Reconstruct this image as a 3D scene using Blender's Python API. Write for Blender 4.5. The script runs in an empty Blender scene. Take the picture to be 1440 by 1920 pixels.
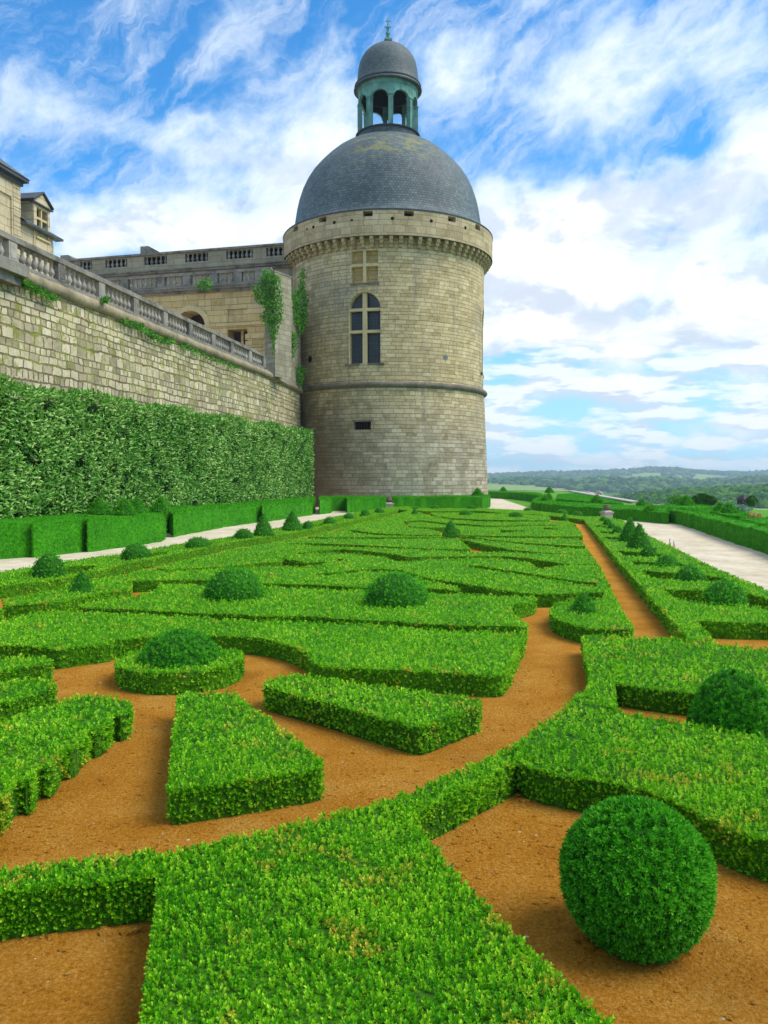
import bpy, math, random
import numpy as np
from mathutils import Vector
from mathutils.geometry import tessellate_polygon

random.seed(7)
RNG = np.random.default_rng(11)
SC = bpy.context.scene
COL = SC.collection
R = math.radians

# ------------------------------------------------------------------ camera
CAM_H = 2.2
FPX = 1550.0            # focal length in pixels of the 1440x1920 photograph
HORIZON = 898.0
PITCH = math.atan((960 - HORIZON) / FPX)
cd = bpy.data.cameras.new('camera')
cam = bpy.data.objects.new('camera', cd)
COL.objects.link(cam)
cam.location = (0, 0, CAM_H)
cam.rotation_euler = (math.pi / 2 - PITCH, 0, 0)
cd.sensor_fit = 'VERTICAL'
cd.sensor_height = 36
cd.sensor_width = 27
cd.lens = FPX / 1920 * 36
cd.clip_start = 0.05
cd.clip_end = 20000
SC.camera = cam

# ------------------------------------------------------------------ exposure
SC.view_settings.view_transform = 'Standard'
SC.view_settings.look = 'None'
SC.view_settings.exposure = 0.27
SC.view_settings.gamma = 1.0
SC.cycles.max_bounces = 6
SC.cycles.transparent_max_bounces = 8

# ------------------------------------------------------------------ sun
SUN_DIR = Vector((0.64, -0.08, 0.80)).normalized()
sl = bpy.data.lights.new('sun', 'SUN')
sl.energy = 3.2
sl.angle = R(36)
sl.color = (1.0, 0.93, 0.80)
so = bpy.data.objects.new('sun', sl)
COL.objects.link(so)
so.rotation_euler = SUN_DIR.to_track_quat('Z', 'Y').to_euler()
so.location = (30, -10, 60)


# ------------------------------------------------------------------ node helper
class NT:
    def __init__(self, tree):
        self.t = tree
        self.t.nodes.clear()

    def n(self, typ, ins=None, **props):
        nd = self.t.nodes.new(typ)
        for k, v in props.items():
            setattr(nd, k, v)
        for k, v in (ins or {}).items():
            self.put(nd.inputs[k], v)
        return nd

    def put(self, sock, v):
        if isinstance(v, bpy.types.NodeSocket):
            self.t.links.new(v, sock)
        elif isinstance(v, bpy.types.Node):
            self.t.links.new(v.outputs[0], sock)
        else:
            sock.default_value = v

    def math(self, op, a, b=None, c=None, clamp=False):
        ins = {0: a}
        if b is not None: ins[1] = b
        if c is not None: ins[2] = c
        return self.n('ShaderNodeMath', ins, operation=op, use_clamp=clamp).outputs[0]

    def vec(self, op, a, b=None, c=None):
        ins = {0: a}
        if b is not None: ins[1] = b
        if c is not None: ins[2] = c
        nd = self.n('ShaderNodeVectorMath', ins, operation=op)
        return nd.outputs['Value'] if op in ('DOT_PRODUCT', 'LENGTH') else nd.outputs[0]

    def mix(self, fac, a, b, blend='MIX'):
        nd = self.n('ShaderNodeMix', data_type='RGBA', blend_type=blend)
        self.put(nd.inputs[0], fac)
        self.put(nd.inputs[6], a)
        self.put(nd.inputs[7], b)
        return nd.outputs[2]

    def noise(self, vec, scale, detail=4, rough=0.55, dist=0.0):
        nd = self.n('ShaderNodeTexNoise', {'Scale': scale, 'Detail': detail, 'Roughness': rough, 'Distortion': dist})
        if vec is not None: self.put(nd.inputs['Vector'], vec)
        return nd.outputs['Fac']

    def step(self, v, lo, hi, a=0.0, b=1.0):
        nd = self.n('ShaderNodeMapRange', {0: v, 1: lo, 2: hi, 3: a, 4: b}, interpolation_type='SMOOTHSTEP')
        return nd.outputs[0]

    def ramp(self, v, stops):
        nd = self.n('ShaderNodeValToRGB', {0: v})
        el = nd.color_ramp.elements
        while len(el) < len(stops): el.new(0.5)
        for e, (p, c) in zip(el, stops):
            e.position = p
            e.color = (*c, 1)
        return nd.outputs[0]


def c4(c): return (c[0], c[1], c[2], 1)


# ------------------------------------------------------------------ world sky
world = bpy.data.worlds.new('World')
SC.world = world
world.use_nodes = True
W = NT(world.node_tree)
gen = W.n('ShaderNodeTexCoord').outputs['Generated']
dirv = W.vec('NORMALIZE', gen)
sep = W.n('ShaderNodeSeparateXYZ', {0: dirv})
az = W.math('ARCTAN2', sep.outputs[0], sep.outputs[1])
el = W.math('ARCSINE', sep.outputs[2])
ae = W.n('ShaderNodeCombineXYZ', {0: az, 1: el}).outputs[0]
SKY = W.n('ShaderNodeTexSky', sky_type='NISHITA', sun_disc=False, sun_elevation=math.asin(SUN_DIR.z),
          sun_rotation=math.atan2(SUN_DIR.x, SUN_DIR.y), altitude=200, air_density=1.0, dust_density=0.4, ozone_density=2.0)
blue = W.mix(1.0, SKY.outputs[0], (0.040, 0.135, 0.195, 1), 'MULTIPLY')
elup = W.math('MAXIMUM', sep.outputs[2], 0.0)
# deeper blue higher up
blue = W.mix(W.step(el, 0.02, 0.30), W.mix(0.62, blue, (0.55, 0.78, 1.0, 1)), blue)
# wispy domain warp
w1 = W.n('ShaderNodeTexNoise', {'Vector': ae, 'Scale': 7.0, 'Detail': 5.0, 'Roughness': 0.6}).outputs['Color']
w1 = W.vec('SUBTRACT', w1, (0.5, 0.5, 0.5))
aew = W.vec('MULTIPLY_ADD', w1, (0.14, 0.10, 0.0), ae)


def sky_blob(px, py, rx, ry):
    a0 = math.atan((px - 720) / FPX)
    e0 = math.atan((HORIZON - py) / FPX * math.cos(a0))
    ca = math.cos(a0)
    return a0, e0, rx / FPX * ca * ca, ry / FPX * ca


BLOBS = [(170, 235, 190, 60, .42), (300, 290, 120, 45, .3), (470, 335, 220, 90, .5), (600, 270, 110, 120, .4), (640, 140, 60, 45, .45),
         (830, 135, 60, 45, .55), (930, 115, 90, 35, .4), (1110, 190, 110, 70, .40), (1260, 90, 220, 90, .40),
         (1080, 400, 260, 75, 1.0), (1210, 520, 270, 95, 1.0), (1410, 300, 90, 85, .9), (950, 560, 140, 140, .9),
         (1370, 590, 170, 80, .6), (1120, 640, 260, 35, .55), (1000, 745, 160, 30, .5), (1150, 735, 70, 28, .5),
         (1390, 690, 110, 40, .5), (1360, 790, 150, 36, .4), (1000, 820, 200, 30, .3),
         (170, 440, 230, 55, .7), (420, 430, 220, 50, .65), (60, 170, 120, 40, .25), (350, 110, 130, 40, .22), (560, 330, 90, 60, .3),
         (80, 40, 300, 85, -1.0), (320, 170, 120, 40, -.65), (230, 300, 150, 40, -.85), (560, 70, 120, 50, -.25), (860, 55, 170, 45, -.45),
         (960, 245, 80, 55, -.5), (1250, 285, 170, 28, -.7), (890, 290, 40, 40, -.2), (1280, 725, 60, 30, -.6), (1000, 688, 90, 24, -.7),
         (1390, 160, 80, 50, -.25), (740, 40, 80, 60, -.2), (300, 140, 60, 30, -.2)]
dens = None
for (px, py, rx, ry, am) in BLOBS:
    a0, e0, ra, re = sky_blob(px, py, rx, ry)
    v = W.vec('MULTIPLY_ADD', aew, (1 / ra, 1 / re, 0), (-a0 / ra, -e0 / re, 0))
    g = W.math('POWER', 0.3679, W.vec('DOT_PRODUCT', v, v))
    dens = W.math('MULTIPLY_ADD', g, am * .8, dens if dens is not None else 0.22)
# texture: streaky high cloud and flattened rows of low cloud
zz = W.math('ADD', elup, 0.10)
pl = W.n('ShaderNodeCombineXYZ', {0: W.math('DIVIDE', sep.outputs[0], zz), 1: W.math('DIVIDE', sep.outputs[1], zz)}).outputs[0]
rot = W.n('ShaderNodeVectorRotate', {'Vector': ae, 'Angle': R(-22)}, rotation_type='Z_AXIS').outputs[0]
streak = W.noise(W.vec('MULTIPLY', rot, (6.0, 10.0, 1.0)), 1.5, 9, 0.62, 0.3)
puff = W.noise(ae, 13.0, 9, 0.62, 0.35)
high = W.step(el, 0.22, 0.40)
mid1 = W.noise(W.vec('MULTIPLY', ae, (6.0, 10.0, 1.0)), 1.3, 8, 0.56, 0.25)
mid2 = W.noise(W.vec('MULTIPLY', W.vec('ADD', ae, (0.012, 0.030, 0.0)), (6.0, 10.0, 1.0)), 1.3, 8, 0.56, 0.25)
fine = W.mix(high, W.math('MULTIPLY_ADD', mid1, 1.05, W.math('MULTIPLY_ADD', puff, 0.35, -0.18)), W.math('MULTIPLY_ADD', streak, 0.68, W.math('MULTIPLY', puff, 0.36)))
fine = W.math('MULTIPLY', W.math('SUBTRACT', fine, 0.53), 2.6)
dens = W.math('ADD', dens, fine)
dens = W.math('MULTIPLY_ADD', W.step(el, 0.58, 0.85), 0.45, dens)  # extra cloud added high above the view to brighten the ambient light
dens = W.math('MULTIPLY_ADD', W.step(el, 0.17, 0.10), -0.12, dens)
mask = W.mix(high, W.step(dens, 0.12, 0.72), W.step(dens, -0.05, 0.92))
thick = W.step(dens, 0.50, 1.20)
mshade = W.math('MULTIPLY', W.step(W.math('SUBTRACT', mid2, mid1), -0.02, 0.10), W.step(el, 0.44, 0.28))
white = W.mix(thick, (0.70, 0.84, 0.98, 1), (0.96, 0.965, 0.975, 1))
cloud = W.mix(W.math('MULTIPLY', mshade, 0.80), white, (0.55, 0.64, 0.77, 1))
skycol = W.mix(W.math('MULTIPLY', mask, 0.97), blue, cloud)
rot2 = W.n('ShaderNodeVectorRotate', {'Vector': aew, 'Angle': R(-38)}, rotation_type='Z_AXIS').outputs[0]
veil = W.noise(W.vec('MULTIPLY', rot2, (3.0, 12.0, 1.0)), 2.0, 9, 0.66, 0.2)
veil = W.math('MULTIPLY', W.step(veil, 0.42, 0.70), W.step(el, 0.14, 0.30))
skycol = W.mix(W.math('MULTIPLY', veil, 0.55), skycol, (0.80, 0.88, 0.97, 1))
# rows of small flat bottomed clouds low over the horizon, lit on top and grey below
LA, LB_ = (9.0, 34.0, 1.0), (0.006, 0.0125, 0.0)
wl = W.vec('MULTIPLY_ADD', w1, (0.02, 0.012, 0.0), ae)
lo1 = W.noise(W.vec('MULTIPLY', wl, LA), 1.25, 7, 0.55)
lo2 = W.noise(W.vec('MULTIPLY', W.vec('ADD', wl, LB_), LA), 1.25, 7, 0.55)
lband = W.math('MULTIPLY', W.step(el, 0.20, 0.13), W.step(el, -0.02, 0.01))
lmask = W.math('MULTIPLY', W.step(lo1, 0.38, 0.56), lband)
lsh = W.step(W.math('SUBTRACT', lo2, lo1), -0.035, 0.075)
lcol = W.mix(lsh, (0.97, 0.975, 0.98, 1), (0.60, 0.69, 0.81, 1))
skycol = W.mix(W.math('MULTIPLY', lmask, 0.80), skycol, lcol)
ground_glow = W.step(el, -0.01, -0.06)
skycol = W.mix(ground_glow, skycol, (0.16, 0.20, 0.14, 1))
bg = W.n('ShaderNodeBackground', {'Color': skycol, 'Strength': 1.0})
W.n('ShaderNodeOutputWorld', {'Surface': bg.outputs[0]})


# ------------------------------------------------------------------ projection of photo rays onto real planes
def ray(px, py):
    x = (px - 720) / FPX
    v = (960 - py) / FPX
    cp, sp = math.cos(PITCH), math.sin(PITCH)
    return (x, cp + v * sp, -sp + v * cp)


def at(px, py, z=0.0):
    d = ray(px, py)
    t = (z - CAM_H) / d[2]
    return (d[0] * t, d[1] * t, z)


def at_y(px, py, Y):
    d = ray(px, py)
    t = Y / d[1]
    return (d[0] * t, Y, CAM_H + d[2] * t)


# ------------------------------------------------------------------ mesh accumulation
class Geo:
    def __init__(self):
        self.V, self.L, self.C, self.M, self.T, self.U = [], [], [], [], [], []
        self.nv = 0

    def add(self, V, F, mat=0, tint=0.5, uv=None):
        V = np.asarray(V, dtype=np.float64).reshape(-1, 3)
        n = len(V)
        if isinstance(F, np.ndarray):
            loops = (F + self.nv).ravel()
            cnt = np.full(len(F), F.shape[1])
        else:
            loops = np.array([i + self.nv for f in F for i in f], dtype=np.int64)
            cnt = np.array([len(f) for f in F], dtype=np.int64)
        self.V.append(V)
        self.L.append(loops)
        self.C.append(cnt)
        self.M.append(np.full(len(cnt), mat))
        self.T.append(np.broadcast_to(np.asarray(tint, dtype=np.float64), (n,)).copy())
        self.U.append(np.zeros((n, 2)) if uv is None else np.asarray(uv, dtype=np.float64).reshape(-1, 2))
        self.nv += n
        return self

    def build(self, name, mats, parent=None, origin=None, smooth=False, sharp=None):
        V = np.concatenate(self.V)
        L = np.concatenate(self.L).astype(np.int32)
        C = np.concatenate(self.C).astype(np.int32)
        M = np.concatenate(self.M).astype(np.int32)
        T = np.concatenate(self.T).astype(np.float32)
        U = np.concatenate(self.U)
        if origin is None:
            if parent is not None:
                origin = tuple(parent.matrix_basis.translation) if parent.parent is None else tuple(abs_loc(parent))
            else:
                lo, hi = V.min(0), V.max(0)
                origin = ((lo[0] + hi[0]) / 2, (lo[1] + hi[1]) / 2, lo[2])
        o3 = np.array(origin)
        me = bpy.data.meshes.new(name)
        me.vertices.add(len(V))
        me.vertices.foreach_set('co', (V - o3).astype(np.float32).ravel())
        me.loops.add(len(L))
        me.loops.foreach_set('vertex_index', L)
        me.polygons.add(len(C))
        starts = np.concatenate([[0], np.cumsum(C)[:-1]]).astype(np.int32)
        me.polygons.foreach_set('loop_start', starts)
        me.polygons.foreach_set('material_index', M)
        me.polygons.foreach_set('use_smooth', np.full(len(C), bool(smooth)))
        ul = me.uv_layers.new(name='UVMap')
        ul.data.foreach_set('uv', U[L].astype(np.float32).ravel())
        at_ = me.attributes.new('tint', 'FLOAT', 'POINT')
        at_.data.foreach_set('value', T)
        me.update(calc_edges=True)
        me.validate()
        for m in (mats if isinstance(mats, (list, tuple)) else [mats]):
            me.materials.append(m)
        if smooth and sharp:
            try:
                me.set_sharp_from_angle(angle=R(sharp))
            except Exception:
                pass
        ob = bpy.data.objects.new(name, me)
        COL.objects.link(ob)
        if parent is not None:
            ob.parent = parent
            pl_ = abs_loc(parent)
            ob.location = (origin[0] - pl_[0], origin[1] - pl_[1], origin[2] - pl_[2])
        else:
            ob.location = origin
        return ob


def abs_loc(o):
    v = Vector(o.location)
    while o.parent is not None:
        o = o.parent
        v = v + Vector(o.location)
    return v


def tag(o, label, cat, group=None, kind=None):
    o['label'] = label
    o['category'] = cat
    if group: o['group'] = group
    if kind: o['kind'] = kind
    return o


def structure(o):
    o['kind'] = 'structure'
    return o


def thing(name, label, cat, loc, group=None):
    e = bpy.data.objects.new(name, None)
    e.empty_display_size = 0.3
    COL.objects.link(e)
    e.location = loc
    return tag(e, label, cat, group)


def part_copy(o, parent, loc, rotz=0.0):
    c = o.copy()
    COL.objects.link(c)
    c.parent = parent
    c.location = loc
    c.rotation_euler = (0, 0, rotz)
    return c


# ---- primitive adders (all give UVs in metres)
def quad(g, a, b, c, d, mat=0, uv=None, tint=0.5):
    a, b, c, d = (np.array(p, float) for p in (a, b, c, d))
    if uv is None:
        w = np.linalg.norm(b - a)
        h = np.linalg.norm(d - a)
        off = (a[0] + a[1]) % 7.3
        uv = [(off, a[2]), (off + w, a[2]), (off + w, a[2] + h), (off, a[2] + h)]
    g.add([a, b, c, d], np.array([[0, 1, 2, 3]]), mat, tint, uv)


def box(g, c, s, rz=0.0, mat=0, top=(1, 1), bev=0.0):
    """box with base centre c, size s, optional top taper"""
    x, y, h = s[0] / 2, s[1] / 2, s[2]
    P = []
    for z, kx, ky in ((0, 1, 1), (h, top[0], top[1])):
        for sx, sy in ((-1, -1), (1, -1), (1, 1), (-1, 1)):
            px, py = sx * x * kx, sy * y * ky
            P.append((c[0] + px * math.cos(rz) - py * math.sin(rz), c[1] + px * math.sin(rz) + py * math.cos(rz), c[2] + z))
    for f in ((0, 1, 5, 4), (1, 2, 6, 5), (2, 3, 7, 6), (3, 0, 4, 7), (4, 5, 6, 7), (3, 2, 1, 0)):
        quad(g, *[P[i] for i in f], mat=mat)


def prism(g, loops, z0, z1, mat=0, cap=True, bottom=False, capmat=None):
    """extruded polygon with holes; loops of (x, y), outer counter-clockwise"""
    flat = [p for lp in loops for p in lp]
    u = 0.0
    for lp in loops:
        for i in range(len(lp)):
            a, b = lp[i], lp[(i + 1) % len(lp)]
            w = math.hypot(b[0] - a[0], b[1] - a[1])
            g.add([(*a, z0), (*b, z0), (*b, z1), (*a, z1)], np.array([[0, 1, 2, 3]]), mat, 0.5,
                  [(u, z0), (u + w, z0), (u + w, z1), (u, z1)])
            u += w
    tris = tessellate_polygon([[Vector((x, y, 0)) for x, y in lp] for lp in loops])
    fx = []
    for t in tris:
        (ax, ay), (bx, by), (cx, cy) = (flat[i] for i in t)
        fx.append(tuple(t) if (bx - ax) * (cy - ay) - (by - ay) * (cx - ax) > 0 else tuple(reversed(t)))
    if cap:
        g.add([(x, y, z1) for x, y in flat], fx, mat if capmat is None else capmat, 0.5, flat)
    if bottom:
        g.add([(x, y, z0) for x, y in flat], [tuple(reversed(f)) for f in fx], mat, 0.5, flat)


def lathe(g, prof, c=(0, 0, 0), n=24, a0=0.0, a1=2 * math.pi, mat=0, rref=None):
    m = len(prof)
    full = abs(a1 - a0 - 2 * math.pi) < 1e-6
    V, U = [], []
    s = 0.0
    sl_ = [0.0]
    for i in range(1, m):
        s += math.hypot(prof[i][0] - prof[i - 1][0], prof[i][1] - prof[i - 1][1])
        sl_.append(s)
    rr = rref or max(p[0] for p in prof)
    for j in range(n + 1):
        a = a0 + (a1 - a0) * j / n
        for i, (r, z) in enumerate(prof):
            V.append((c[0] + r * math.sin(a), c[1] - r * math.cos(a), c[2] + z))
            U.append((a * rr, sl_[i]))
    F = []
    for j in range(n):
        for i in range(m - 1):
            F.append((j * m + i, (j + 1) * m + i, (j + 1) * m + i + 1, j * m + i + 1))
    g.add(V, np.array(F), mat, 0.5, U)


def tube(g, pts, r, n=8, mat=0, caps=True):
    pts = [Vector(p) for p in pts]
    V, U = [], []
    s = 0
    for i, p in enumerate(pts):
        rad = r[i] if isinstance(r, (list, tuple)) else r
        t = (pts[min(i + 1, len(pts) - 1)] - pts[max(i - 1, 0)]).normalized()
        u = t.cross(Vector((0, 0, 1)))
        if u.length < 1e-3: u = t.cross(Vector((0, 1, 0)))
        u.normalize()
        v = u.cross(t)
        if i: s += (p - pts[i - 1]).length
        for k in range(n):
            a = 2 * math.pi * k / n
            q = p + (u * math.cos(a) + v * math.sin(a)) * rad
            V.append(q[:])
            U.append((s, a * rad))
    F = []
    for i in range(len(pts) - 1):
        for k in range(n):
            F.append((i * n + k, i * n + (k + 1) % n, (i + 1) * n + (k + 1) % n, (i + 1) * n + k))
    if caps:
        F.append(tuple(range(n)))
        F.append(tuple(reversed(range((len(pts) - 1) * n, len(pts) * n))))
    g.add(V, F, mat, 0.5, U)


def panelled(g, f, us, zs, ops, mat=0):
    """wall surface f(u, z, depth) over a grid with openings cut out, reveals and backs added"""
    us = sorted(set([round(u, 5) for u in us] + [round(o[k], 5) for o in ops for k in ('u0', 'u1')]))
    zs = sorted(set([round(z, 5) for z in zs] + [round(o[k], 5) for o in ops for k in ('z0', 'z1')]))
    V, U, F = [], [], []
    for u in us:
        for z in zs:
            V.append(f(u, z, 0))
            U.append((u, z))
    m = len(zs)
    for i in range(len(us) - 1):
        for j in range(m - 1):
            uc, zc = (us[i] + us[i + 1]) / 2, (zs[j] + zs[j + 1]) / 2
            if any(o['u0'] < uc < o['u1'] and o['z0'] < zc < o['z1'] for o in ops):
                continue
            F.append((i * m + j, (i + 1) * m + j, (i + 1) * m + j + 1, i * m + j + 1))
    g.add(V, np.array(F), mat, 0.5, U)
    for o in ops:
        u0, u1, z0, z1, d = o['u0'], o['u1'], o['z0'], o['z1'], o['depth']
        uc = (u0 + u1) / 2
        hw = (u1 - u0) / 2
        if o.get('arch'):
            rise = o.get('rise', hw)
            zsn = z1 - rise
            K = 14
            arc = [(uc - hw * math.cos(math.pi * k / K), zsn + rise * math.sin(math.pi * k / K)) for k in range(K + 1)]
            for k in range(K):
                a, b = arc[k], arc[k + 1]
                pts = [(a[0], a[1]), (b[0], b[1]), (b[0], z1), (a[0], z1)]
                g.add([f(p[0], p[1], 0) for p in pts], np.array([[0, 1, 2, 3]]), mat, 0.5, pts)
            out = [(u0, z0)] + arc + [(u1, z0)]
        else:
            out = [(u0, z0), (u0, z1), (u1, z1), (u1, z0)]
        n = len(out)
        for k in range(n):
            a, b = out[k], out[(k + 1) % n]
            g.add([f(a[0], a[1], 0), f(b[0], b[1], 0), f(b[0], b[1], d), f(a[0], a[1], d)], np.array([[3, 2, 1, 0]]), o.get('rmat', mat), 0.5,
                  [(a[0], a[1]), (b[0], b[1]), (b[0] + d, b[1]), (a[0] + d, a[1])])
        if o.get('back', True):
            g.add([f(p[0], p[1], d) for p in out], [tuple(reversed(range(n)))], o.get('bmat', mat), 0.5, out)


def ubox(g, f, u0, u1, z0, z1, d0, d1, mat=0):
    """a block in wall space: d0 = front depth, d1 = back depth (negative is proud of the wall)"""
    P = [f(u, z, d) for d in (d0, d1) for (u, z) in ((u0, z0), (u1, z0), (u1, z1), (u0, z1))]
    for q in ((0, 1, 2, 3), (1, 5, 6, 2), (5, 4, 7, 6), (4, 0, 3, 7), (3, 2, 6, 7), (4, 5, 1, 0)):
        quad(g, *[P[i] for i in q], mat=mat)


# ------------------------------------------------------------------ materials
def new_mat(name):
    m = bpy.data.materials.new(name)
    m.use_nodes = True
    return m, NT(m.node_tree)


def finish(nt, col, rough=0.8, spec=0.3, bump=None, bstr=0.3, bdist=0.02, trans=0.0, transcol=None, metallic=0.0):
    p = nt.n('ShaderNodeBsdfPrincipled')
    nt.put(p.inputs['Base Color'], col)
    nt.put(p.inputs['Roughness'], rough)
    p.inputs['Specular IOR Level'].default_value = spec
    p.inputs['Metallic'].default_value = metallic
    if bump is not None:
        b = nt.n('ShaderNodeBump', {'Height': bump, 'Strength': bstr, 'Distance': bdist})
        nt.put(p.inputs['Normal'], b.outputs[0])
    out = p.outputs[0]
    if trans > 0:
        t = nt.n('ShaderNodeBsdfTranslucent')
        nt.put(t.inputs[0], transcol if transcol is not None else col)
        mx = nt.n('ShaderNodeMixShader', {0: trans, 1: p.outputs[0], 2: t.outputs[0]})
        out = mx.outputs[0]
    nt.n('ShaderNodeOutputMaterial', {'Surface': out})


def leaf_mat(name, dark, mid, light, dead=None, deadlim=0.66, trans=0.28, rough=0.5, spec=0.22, patch=1.3, stretch=1.0):
    m, n = new_mat(name)
    t = n.n('ShaderNodeAttribute', attribute_name='tint').outputs['Fac']
    pos = n.n('ShaderNodeNewGeometry').outputs['Position']
    big = n.noise(n.vec('MULTIPLY', pos, (1, 1, stretch)), patch, 4, 0.6)
    t2 = n.math('MULTIPLY_ADD', n.math('SUBTRACT', big, 0.5), 0.95, t, clamp=True)
    col = n.ramp(t2, [(0.05, dark), (0.5, mid), (0.95, light)])
    if dead:
        k = n.noise(pos, 2.9, 4, 0.6)
        k2 = n.noise(pos, 11.0, 3, 0.6)
        k = n.math('MULTIPLY_ADD', k2, 0.22, n.math('MULTIPLY', k, 0.82))
        d = n.math('MULTIPLY', n.step(k, deadlim, deadlim + 0.09), n.step(t, 0.30, 0.7))
        col = n.mix(n.math('MULTIPLY', d, 0.85), col, c4(dead))
    finish(n, col, rough, spec, trans=trans)
    return m


def core_mat(name, a, b, scale=30):
    m, n = new_mat(name)
    pos = n.n('ShaderNodeNewGeometry').outputs['Position']
    k = n.noise(pos, scale, 4, 0.65)
    big = n.noise(pos, 1.1, 3, 0.6)
    k = n.math('MULTIPLY_ADD', n.math('SUBTRACT', big, 0.5), 0.5, k)
    finish(n, n.ramp(k, [(0.32, a), (0.68, b)]), 0.85, 0.15, bump=k, bstr=0.9, bdist=0.05)
    return m


BOX_LEAF = leaf_mat('box_leaf', (0.045, 0.275, 0.005), (0.180, 0.540, 0.005), (0.440, 0.740, 0.030), (0.72, 0.55, 0.06), deadlim=.572)
BOX_CORE = core_mat('box_twigs', (0.020, 0.085, 0.004), (0.070, 0.230, 0.006))
BOX_FAR = core_mat('box_clipped_surface', (0.025, 0.120, 0.004), (0.090, 0.300, 0.005), 22)
DOME_LEAF = leaf_mat('topiary_leaf', (0.022, 0.185, 0.007), (0.066, 0.390, 0.009), (0.170, 0.590, 0.025), trans=0.28, spec=0.22)
DOME_CORE = core_mat('topiary_twigs', (0.012, 0.075, 0.004), (0.034, 0.185, 0.006))
YEW_LEAF = leaf_mat('yew_leaf', (0.022, 0.200, 0.005), (0.060, 0.370, 0.005), (0.170, 0.540, 0.010), trans=0.2, rough=0.6, spec=0.2, patch=2.6, stretch=.35)
CONE_LEAF = leaf_mat('yew_cone_leaf', (0.026, 0.210, 0.005), (0.080, 0.400, 0.006), (0.190, 0.580, 0.012), trans=0.2, rough=0.6, spec=0.2, patch=2.6)
YEW_CORE = core_mat('yew_clipped_surface', (0.018, 0.150, 0.004), (0.060, 0.330, 0.005), 14)
LAUREL_LEAF = leaf_mat('laurel_leaf', (0.040, 0.185, 0.010), (0.120, 0.350, 0.028), (0.420, 0.620, 0.160), trans=0.15, rough=0.42, spec=0.35, patch=0.35)
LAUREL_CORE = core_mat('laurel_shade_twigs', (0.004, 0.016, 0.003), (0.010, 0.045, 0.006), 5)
IVY_LEAF = leaf_mat('ivy_leaf', (0.020, 0.130, 0.006), (0.060, 0.270, 0.010), (0.170, 0.440, 0.030), trans=0.2, rough=0.4)
WOOD_LEAF = leaf_mat('wood_leaf', (0.010, 0.050, 0.010), (0.025, 0.100, 0.012), (0.090, 0.200, 0.020), trans=0.0, rough=0.9, spec=0.0, patch=0.006)


def soil_mat():
    m, n = new_mat('ochre_soil')
    pos = n.n('ShaderNodeNewGeometry').outputs['Position']
    a = n.noise(pos, 1.6, 5, 0.65)
    b = n.noise(pos, 42.0, 6, 0.75)
    c = n.noise(pos, 120.0, 3, 0.6)
    d = n.noise(n.vec('MULTIPLY', pos, (1.0, 1.25, 1.0)), 75.0, 4, 0.7)
    k = n.math('MULTIPLY_ADD', a, 0.30, n.math('MULTIPLY_ADD', b, 0.55, n.math('MULTIPLY', d, 0.30)))
    col = n.ramp(k, [(0.38, (0.20, 0.070, 0.006)), (0.47, (0.48, 0.185, 0.012)), (0.57, (0.68, 0.275, 0.020)), (0.69, (0.84, 0.46, 0.10))])
    damp = n.noise(pos, 0.9, 3, 0.5)
    col = n.mix(n.math('MULTIPLY', n.step(damp, 0.54, 0.66), 0.28), col, (0.34, 0.130, 0.012, 1))
    col = n.mix(n.math('MULTIPLY', n.step(c, 0.66, 0.72), 0.7), col, (0.74, 0.58, 0.34, 1))
    h = n.math('MULTIPLY_ADD', b, 1.0, n.math('MULTIPLY', d, 0.7))
    finish(n, col, 0.95, 0.1, bump=h, bstr=1.0, bdist=0.06)
    return m


def gravel_mat():
    m, n = new_mat('pale_gravel')
    pos = n.n('ShaderNodeNewGeometry').outputs['Position']
    a = n.noise(pos, 0.6, 5, 0.65)
    b = n.noise(pos, 26.0, 6, 0.75)
    c = n.noise(pos, 3.0, 5, 0.65)
    k = n.math('MULTIPLY_ADD', a, 0.3, n.math('MULTIPLY_ADD', b, 0.45, n.math('MULTIPLY', c, 0.3)))
    col = n.ramp(k, [(0.36, (0.29, 0.225, 0.135)), (0.50, (0.55, 0.46, 0.33)), (0.66, (0.76, 0.68, 0.54))])
    finish(n, col, 0.95, 0.1, bump=b, bstr=0.7, bdist=0.02)
    return m


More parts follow.
